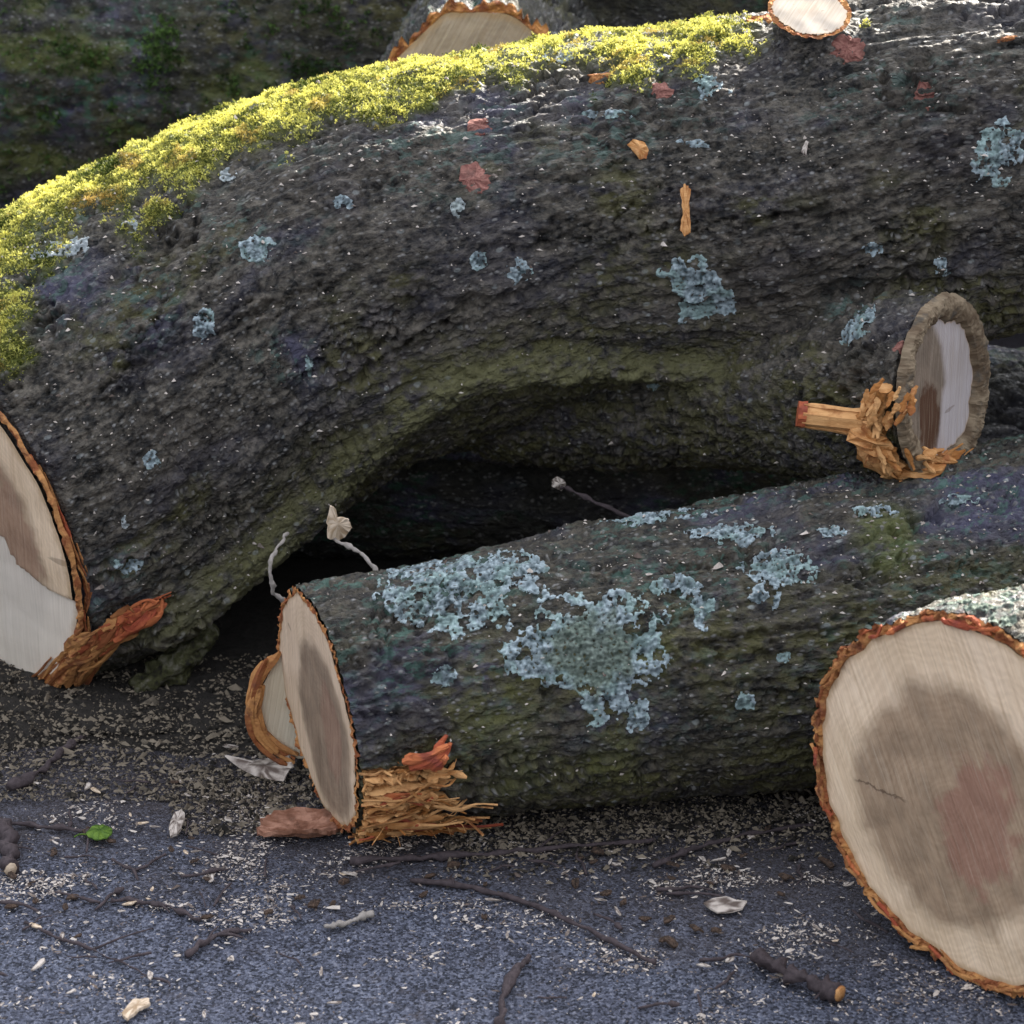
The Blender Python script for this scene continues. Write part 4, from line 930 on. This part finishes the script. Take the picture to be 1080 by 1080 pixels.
twig('twig', [(526, 1085), (532, 1055), (545, 1028), (560, 1010)], .0048, .0034, 'grey twig pointing up from the bottom edge of the photo', group=tg, mat='twig')
twig('twig', [(345, 980), (368, 976), (392, 968)], .0038, .003, 'short pale grey twig on the asphalt below the curl of bark', 'twig_pale', group=tg)
twig('twig', [(10, 835), (45, 815), (80, 785), (120, 762)], .006, .004, 'thick dark twig in the shade under the big sawn end', group=tg)
# twigs at the mouth of the gap
o = twig('twig', [(398, 603), (384, 588), (366, 575), (348, 569)], .0026, .002, 'pale thin twig holding up a white chip at the mouth of the dark gap', 'twig_pale', Ys=[-.03, -.02, -.01, 0.0])
twig('twig', [(300, 634), (287, 622), (284, 598), (292, 578), (303, 562)], .0026, .0018, 'bow-shaped thin grey twig above the sawn end of the lichen log', 'twig_pale', Ys=[.02, .01, .01, .03, .06])
twig('twig', [(700, 560), (640, 535), (604, 517), (590, 511)], .003, .0028, 'slim twig with a pale rounded tip inside the dark gap', Ys=[.16, .18, .2, .2])
def blade_mesh(name, pts, th, mat, bend=0.004, jag=True):
    """thin irregular solid chip from an outline (n,3), domed"""
    pts = np.asarray(pts, float); m_ = len(pts); sz = np.linalg.norm(pts - pts.mean(0), axis=1).mean()
    if jag: kk = np.linspace(0, m_, m_ * 4, endpoint=False); pp = np.concatenate([pts, pts[:1]]); pts = np.stack([np.interp(kk, np.arange(m_ + 1), pp[:, i]) for i in range(3)], -1) + rng.normal(size=(m_ * 4, 3)) * sz * .03
    c = pts.mean(0); n = nrm(np.cross(pts[len(pts) // 3] - pts[0], pts[2 * len(pts) // 3] - pts[0])); n = n if n[2] > 0 or n @ (CAM - c) > 0 else -n
    m = len(pts); mid = c + (pts - c) * .55 + n * (bend * .3 * (1 + .25 * rng.normal(size=(len(pts), 1)))); top = np.concatenate([pts, mid, [c + n * bend * .35]]); bot = top - n * th
    k = len(top); j = np.arange(m); q = (j + 1) % m
    F4 = np.concatenate([np.stack([j, q, q + m, j + m], -1), np.stack([j + k, j + m + k, q + m + k, q + k], -1), np.stack([j, j + k, q + k, q], -1)])
    F3 = np.concatenate([np.stack([j + m, q + m, np.full(m, 2 * m)], -1), np.stack([q + m + k, j + m + k, np.full(m, 2 * m + k)], -1)])
    return make_mesh(name, np.concatenate([top, bot]), [F4, F3], mat, False, {'tone': np.clip(.5 + .25 * rng.normal(size=2 * k), 0, 1)})
def outline(pix, Y): return [P(u, v, Y + dy) for (u, v), dy in zip(pix, np.linspace(0, .01, len(pix)))]
tag(link('wood_chip', blade_mesh('wood_chip', outline([(346, 568), (345, 552), (349, 535), (353, 535), (356, 546), (368, 548), (371, 556), (366, 564), (357, 571)], -.005), .004, M['pale_wood'], .0015)), 'bright white chip stuck on the thin twig at the mouth of the gap', 'wood chip')
tag(link('wood_chip', blade_mesh('wood_chip', outline([(584, 514), (584, 507), (589, 503), (595, 506), (597, 512), (592, 518)], .19), .004, M['chip'], .003)), 'pale rounded scrap of wood on a twig tip inside the dark gap', 'wood chip')
tag(link('wood_chip', blade_mesh('wood_chip', [G(u, v, z) for u, v, z in ((238, 798, .004), (262, 806, .005), (280, 800, .018), (306, 797, .022), (310, 808, .012), (300, 822, .004), (270, 818, .003))], .003, M['chip'], .004)), 'torn white chip with a long tail beside the sawn end of the lichen log', 'wood chip')
tag(link('wood_chip', blade_mesh('wood_chip', [G(u, v, .004) for u, v in ((742, 952), (752, 947), (766, 945), (777, 949), (788, 950), (783, 958), (771, 961), (757, 962), (748, 957))], .002, M['chip'], .0004, False)), 'broad flat pale chip on the asphalt left of the front log', 'wood chip')
tag(link('wood_chip', blade_mesh('wood_chip', [G(u, v, .006) for u, v in ((178, 872), (184, 856), (192, 853), (196, 860), (188, 878), (180, 882))], .003, M['chip'], .003)), 'upright sliver of pale wood on the asphalt left of the curl of bark', 'wood chip')
tag(link('wood_chip', blade_mesh('wood_chip', [G(u, v, .006) for u, v in ((128, 1068), (140, 1054), (156, 1052), (158, 1058), (146, 1064), (134, 1074))], .003, M['pale_wood'], .003)), 'cream curved chip near the bottom left corner', 'wood chip')
def on_big(u, v, pix, mat, label, name='wood_chip', cat='wood chip'):
    p, n = hit(big_tree, u, v); Y = p[1] - .008
    tag(link(name, blade_mesh(name, [P(a, b, Y + (v - b) * .0004) for a, b in pix], .005, M[mat], .004)), label, cat)
on_big(672, 157, [(662, 152), (668, 147), (680, 150), (684, 158), (682, 167), (675, 168)], 'torn', 'small rounded orange chip stuck on the front of the arched log')
on_big(722, 222, [(718, 200), (722, 194), (728, 200), (727, 225), (728, 244), (722, 249), (718, 242), (720, 222)], 'torn', 'narrow upright yellow-orange sliver stuck in the bark of the arched log')
on_big(850, 150, [(846, 160), (850, 148), (853, 150), (850, 164)], 'chip', 'tiny white splinter on the bark below the small sunlit stub')
# curl of bark on the ground: a dished plate of bark
cc = G(311, 880); m, rows = 56, 12; th = np.linspace(0, 2 * np.pi, m, endpoint=False)
ed = 1 + .20 * fbm(np.stack([np.cos(th) * 1.3, np.sin(th) * 1.3, np.full(m, 4.4)], -1), 4, .6)
Vt = []; Tt = []
for i in range(rows):
    f = (i + .4) / rows
    for j in range(m):
        x, y = math.cos(th[j]) * .045 * f * ed[j], math.sin(th[j]) * .026 * f * ed[j]
        z = .006 + 22.0 * y * y + 1.5 * x * x + float(fbm(np.array([[x * 50, y * 160, 2.0]]), 4)[0]) * .0035
        Vt.append(cc + np.array((x, y, z))); Tt.append(np.clip(.45 + .8 * float(fbm(np.array([[x * 60, y * 200, 8.0]]), 3)[0]), 0, 1))
Vt.append(cc + np.array((0, 0, .006))); Tt.append(.5); Vt = np.array(Vt); nv = len(Vt); Vb_ = Vt - np.array((0, 0, .005)); j = np.arange(m); gf = grid_faces(rows, m); o_ = (rows - 1) * m
F3 = np.stack([np.full(m, nv - 1), j, (j + 1) % m], -1); sk = np.stack([o_ + j, o_ + j + nv, o_ + (j + 1) % m + nv, o_ + (j + 1) % m], -1)
cur = thing('bark_piece', cc, 'curled reddish-brown strip of bark lying at the foot of the lichen log', 'bark piece')
M['bark_curl'] = fibre_material('red_brown_bark', (0.20, 0.085, 0.05), (0.42, 0.22, 0.15), (0.12, 0.055, 0.035))
link('bark_curl', make_mesh('bark_curl', np.concatenate([Vt, Vb_]), [gf, gf[:, ::-1] + nv, sk, F3, F3[:, ::-1] + nv], M['bark_curl'], False, {'tone': np.array(Tt + Tt)}), cur)
# green leaf
lf = thing('leaf', G(100, 880), 'small bright green leaf on the asphalt at the end of the greenish twig', 'leaf')
link('leaf_blade', blade_mesh('leaf_blade', [G(u, v, .007) for u, v in ((90, 880), (96, 871), (108, 869), (119, 874), (116, 882), (103, 886))], .0012, M['leaf'], .005), lf)
m2 = MB(); add_tube(m2, catmull([G(92, 880, .007), G(84, 880, .004), G(78, 883, .002)], 8), np.full(8, .0009), 6); m2.build('leaf_stalk', M['leaf'], lf)
# flap of mossy bark hanging under the arched log
path = catmull([P(222, 655, .20), P(200, 680, .185), P(172, 706, .175), P(140, 728, .17)], 40); V_, F_, T_ = tube(path, .030 * np.sin(np.linspace(.5, 2.9, 40)) ** .6, 48, 0.0, 0, flat=.55)
nn_ = nrm(V_ - np.concatenate([np.repeat(path, 48, 0), path[:1], path[-1:]])); V_ = V_ + nn_ * (fbm(V_ * 38, 5, .6) * .013)[:, None]
mb = MB(); mb.add(V_, F_, .5); mb.F.setdefault(3, []).append(T_)
t = NT('mossy_flap'); o = t.obj(); a = t.noise(o, 90, 5, .6)
M['flap'] = t.finish(t.ramp(a, [(.35, (.02, .018, .014)), (.5, (.055, .055, .022)), (.7, (.15, .14, .11))]), .9, t.bump(a, .003, 1.0), .2)
mb.build('bark_flap', M['flap'], big)

# individual chips on the asphalt
def density(u, v): return (0.25 + 0.9 * math.exp(-((v - (905 - (u - 400) * .06)) / 55) ** 2) + .55 * math.exp(-((u - 800) / 190) ** 2 - ((v - 990) / 90) ** 2) + .35 * math.exp(-((u - 250) / 150) ** 2 - ((v - 890) / 70) ** 2))
protos = []
for k in range(7):
    m = 7; th = np.linspace(0, 2 * np.pi, m, endpoint=False); el = 1.6 + 1.8 * rng.random()
    pts = np.stack([np.cos(th) * .0055 * el * (.7 + .5 * rng.random(m)), np.sin(th) * .0045 * (.7 + .6 * rng.random(m)), rng.random(m) * .0025], -1)
    pts *= .8; protos.append(blade_mesh('wood_chip', pts, .0018, M['chip'] if k != 2 else M['pale_wood'], .0016, False))
n_c = 0
def clear_of_logs(p):
    d1 = np.array(p[:2]); 
    a, b = A[:2], (B2 + (B2 - A) * .6)[:2]; ab = b - a; tt = np.clip((d1 - a) @ ab / (ab @ ab), 0, 1); 
    if np.linalg.norm(d1 - a - ab * tt) < .10: return False
    a = Cc[:2] + axd[:2] * .04; tt = np.clip((d1 - a) @ axd[:2], 0, .5); return np.linalg.norm(d1 - a - axd[:2] * tt) > .13
while n_c < 110:
    u, v = rng.random() * 1100 - 10, 780 + 305 * rng.random()
    if rng.random() > density(u, v) * .9: continue
    p = G(u, v)
    if not clear_of_logs(p): continue
    o = bpy.data.objects.new('wood_chip', protos[rng.integers(0, 7)]); COL.objects.link(o); o.location = (p[0], p[1], .0025)
    o.rotation_euler = (rng.normal() * .15, rng.normal() * .15, rng.random() * 6.28); sc_ = .35 + .55 * rng.random() ** 2; o.scale = (sc_, sc_, sc_)
    tag(o, 'small pale wood chip scattered on the asphalt among the sawdust', 'wood chip', 'wood chips scattered on the asphalt'); n_c += 1
# small broken twigs and flakes of bark among the litter
tp_ = []
for k in range(5):
    L_ = .014 + .012 * rng.random(); pt = catmull(np.array([(-L_, 0, 0), (-.2 * L_, rng.normal() * .003, .001), (.3 * L_, rng.normal() * .003, .0015), (L_, rng.normal() * .004, 0)]), 14); mb = MB()
    add_tube(mb, pt, np.linspace(.0016, .0009, 14) * (1 + .25 * rng.normal(size=14)), 7, .9, k); tp_.append(mb.mesh('twig_fragment', M['twig']))
M['bark_bit'] = fibre_material('brown_bark_bits', (0.022, 0.016, 0.013), (0.105, 0.066, 0.046), (0.05, 0.036, 0.028)); bp_ = []
for k in range(6):
    m = 8; th = np.linspace(0, 2 * np.pi, m, endpoint=False); pts = np.stack([np.cos(th) * .0055 * (.6 + .6 * rng.random(m)) * 1.4, np.sin(th) * .0038 * (.6 + .6 * rng.random(m)), rng.random(m) * .003], -1); bp_.append(blade_mesh('bark_flake', pts, .0022, M['bark_bit'], .003))
def scatter(n, protos_, name, label, cat, group, vmin, vmax):
    c_ = 0
    while c_ < n:
        u, v = rng.random() * 1080, vmin + (vmax - vmin) * rng.random()
        if rng.random() > density(u, v): continue
        p = G(u, v)
        if not clear_of_logs(p): continue
        o = bpy.data.objects.new(name, protos_[rng.integers(0, len(protos_))]); COL.objects.link(o); o.location = (p[0], p[1], .0022 if p[1] < .03 else .014); o.rotation_euler = (rng.normal() * .12, rng.normal() * .12, rng.random() * 6.28)
        z_ = .6 + .7 * rng.random(); o.scale = (z_, z_, z_); tag(o, label, cat, group); c_ += 1
scatter(46, tp_, 'twig_fragment', 'short thin broken bit of dark twig among the litter on the asphalt', 'twig', 'broken twig bits among the litter', 800, 1070)
scatter(60, bp_, 'bark_flake', 'small brown flake of bark among the litter on the asphalt', 'bark flake', 'bark flakes among the litter', 790, 1000)
# sawdust and bark crumbs: uncountable
def bits(n, region, size, lumps=False, keep=None):
    mb = MB(); cnt = 0; tries = 0
    base = np.array([(1, 0, 0), (.3, .8, 0), (-.8, .5, 0), (-.7, -.6, 0), (.4, -.8, 0), (0, 0, 1)], float); tri = np.array([(0, 1, 5), (1, 2, 5), (2, 3, 5), (3, 4, 5), (4, 0, 5)])
    Vs, Fs, Ts = [], [], []
    while cnt < n and tries < n * 30:
        tries += 1; p = region()
        if p is None: continue
        s_ = size * math.exp(rng.normal() * .5); a = rng.random() * 6.28; c_, s2_ = math.cos(a), math.sin(a)
        b = base * np.array((s_ * (1 + rng.random()), s_ * (.4 + .5 * rng.random()), s_ * (.25 if not lumps else .9))) * (.7 + .6 * rng.random((6, 1)))
        b = np.stack([b[:, 0] * c_ - b[:, 1] * s2_, b[:, 0] * s2_ + b[:, 1] * c_, b[:, 2] + rng.normal(size=6) * s_ * .12], -1)
        Vs.append(b + p); Fs.append(tri + 6 * cnt); Ts.append(np.full(6, rng.random())); cnt += 1
    return np.concatenate(Vs), np.concatenate(Fs), np.concatenate(Ts)
def reg_dust():
    u, v = rng.random() * 1140 - 30, 745 + 345 * rng.random(); p = G(u, v, .001)
    cl = float(fbm(np.array([[p[0] * 9, p[1] * 14, 3.0]]), 3)[0])
    if rng.random() > density(u, v) * (0.07 + 1.1 * sstep(.0, .6, cl)) * .9: return None
    return p
V_, F_, T_ = bits(13500, reg_dust, .0009)
tag(link('sawdust', make_mesh('sawdust', V_, F_, M['chip'], False, {'tone': T_})), 'pale sawdust sprinkled over the dark asphalt', 'sawdust', kind='stuff')
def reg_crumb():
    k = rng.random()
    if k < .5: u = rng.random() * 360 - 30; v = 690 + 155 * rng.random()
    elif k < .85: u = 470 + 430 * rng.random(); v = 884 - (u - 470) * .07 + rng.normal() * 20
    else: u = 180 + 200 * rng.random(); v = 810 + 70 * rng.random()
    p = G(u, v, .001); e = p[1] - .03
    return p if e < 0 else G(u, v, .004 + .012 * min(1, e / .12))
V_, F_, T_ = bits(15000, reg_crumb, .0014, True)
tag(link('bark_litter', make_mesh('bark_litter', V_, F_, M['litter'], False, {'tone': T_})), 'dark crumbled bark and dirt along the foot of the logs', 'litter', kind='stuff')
def shade_sheet():  # added near-black ground sheet; its colour deepens the shade under the pile
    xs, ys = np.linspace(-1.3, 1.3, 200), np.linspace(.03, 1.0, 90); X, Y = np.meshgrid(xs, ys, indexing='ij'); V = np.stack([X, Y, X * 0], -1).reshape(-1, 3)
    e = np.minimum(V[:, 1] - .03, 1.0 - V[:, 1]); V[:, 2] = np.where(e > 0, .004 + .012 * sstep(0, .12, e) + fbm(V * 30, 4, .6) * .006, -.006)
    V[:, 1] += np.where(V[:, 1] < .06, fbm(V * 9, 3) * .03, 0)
    tag(link('shade_sheet', make_mesh('shade_sheet', V, grid_faces(200, 90, False)[:, ::-1], M['shade_sheet'], True, {'tone': np.full(len(V), .5)})), 'near-black sheet added under the log pile to deepen its shade', 'shade_sheet', kind='structure')
M['shade_sheet'] = simple_material('shade_sheet_dark', (0.008, 0.007, 0.006), (0.035, 0.030, 0.026), 150, 0.95, .004); shade_sheet()
# flecks of sawdust on the logs, denser patches imitating glints of light
def reg_logs():
    u, v = rng.random() * 1080, 60 + 780 * rng.random()
    if rng.random() > .25 + .6 * math.exp(-((v - 130) / 110) ** 2) + .5 * math.exp(-((v - 580) / 60) ** 2) + .6 * math.exp(-((u - 150) / 170) ** 2 - ((v - 370) / 130) ** 2) + .9 * math.exp(-((u - 930) / 190) ** 2 - ((v - 545) / 55) ** 2) : return None
    best = None
    for tr in (big_tree, mt, ft):
        p, n = hit(tr, u, v)
        if p is not None and (best is None or np.linalg.norm(p - CAM) < np.linalg.norm(best[0] - CAM)): best = (p, n)
    if best is None: return None
    n = facing(best[1], best[0])
    return best[0] + n * .0012 if n[2] > .05 else None
V_, F_, T_ = bits(3200, reg_logs, .0009, True)
tag(link('sawdust', make_mesh('sawdust', V_, F_, M['chip'], False, {'tone': T_})), 'white sawdust flecks on the bark of the logs, some standing in for glints', 'sawdust', kind='stuff')
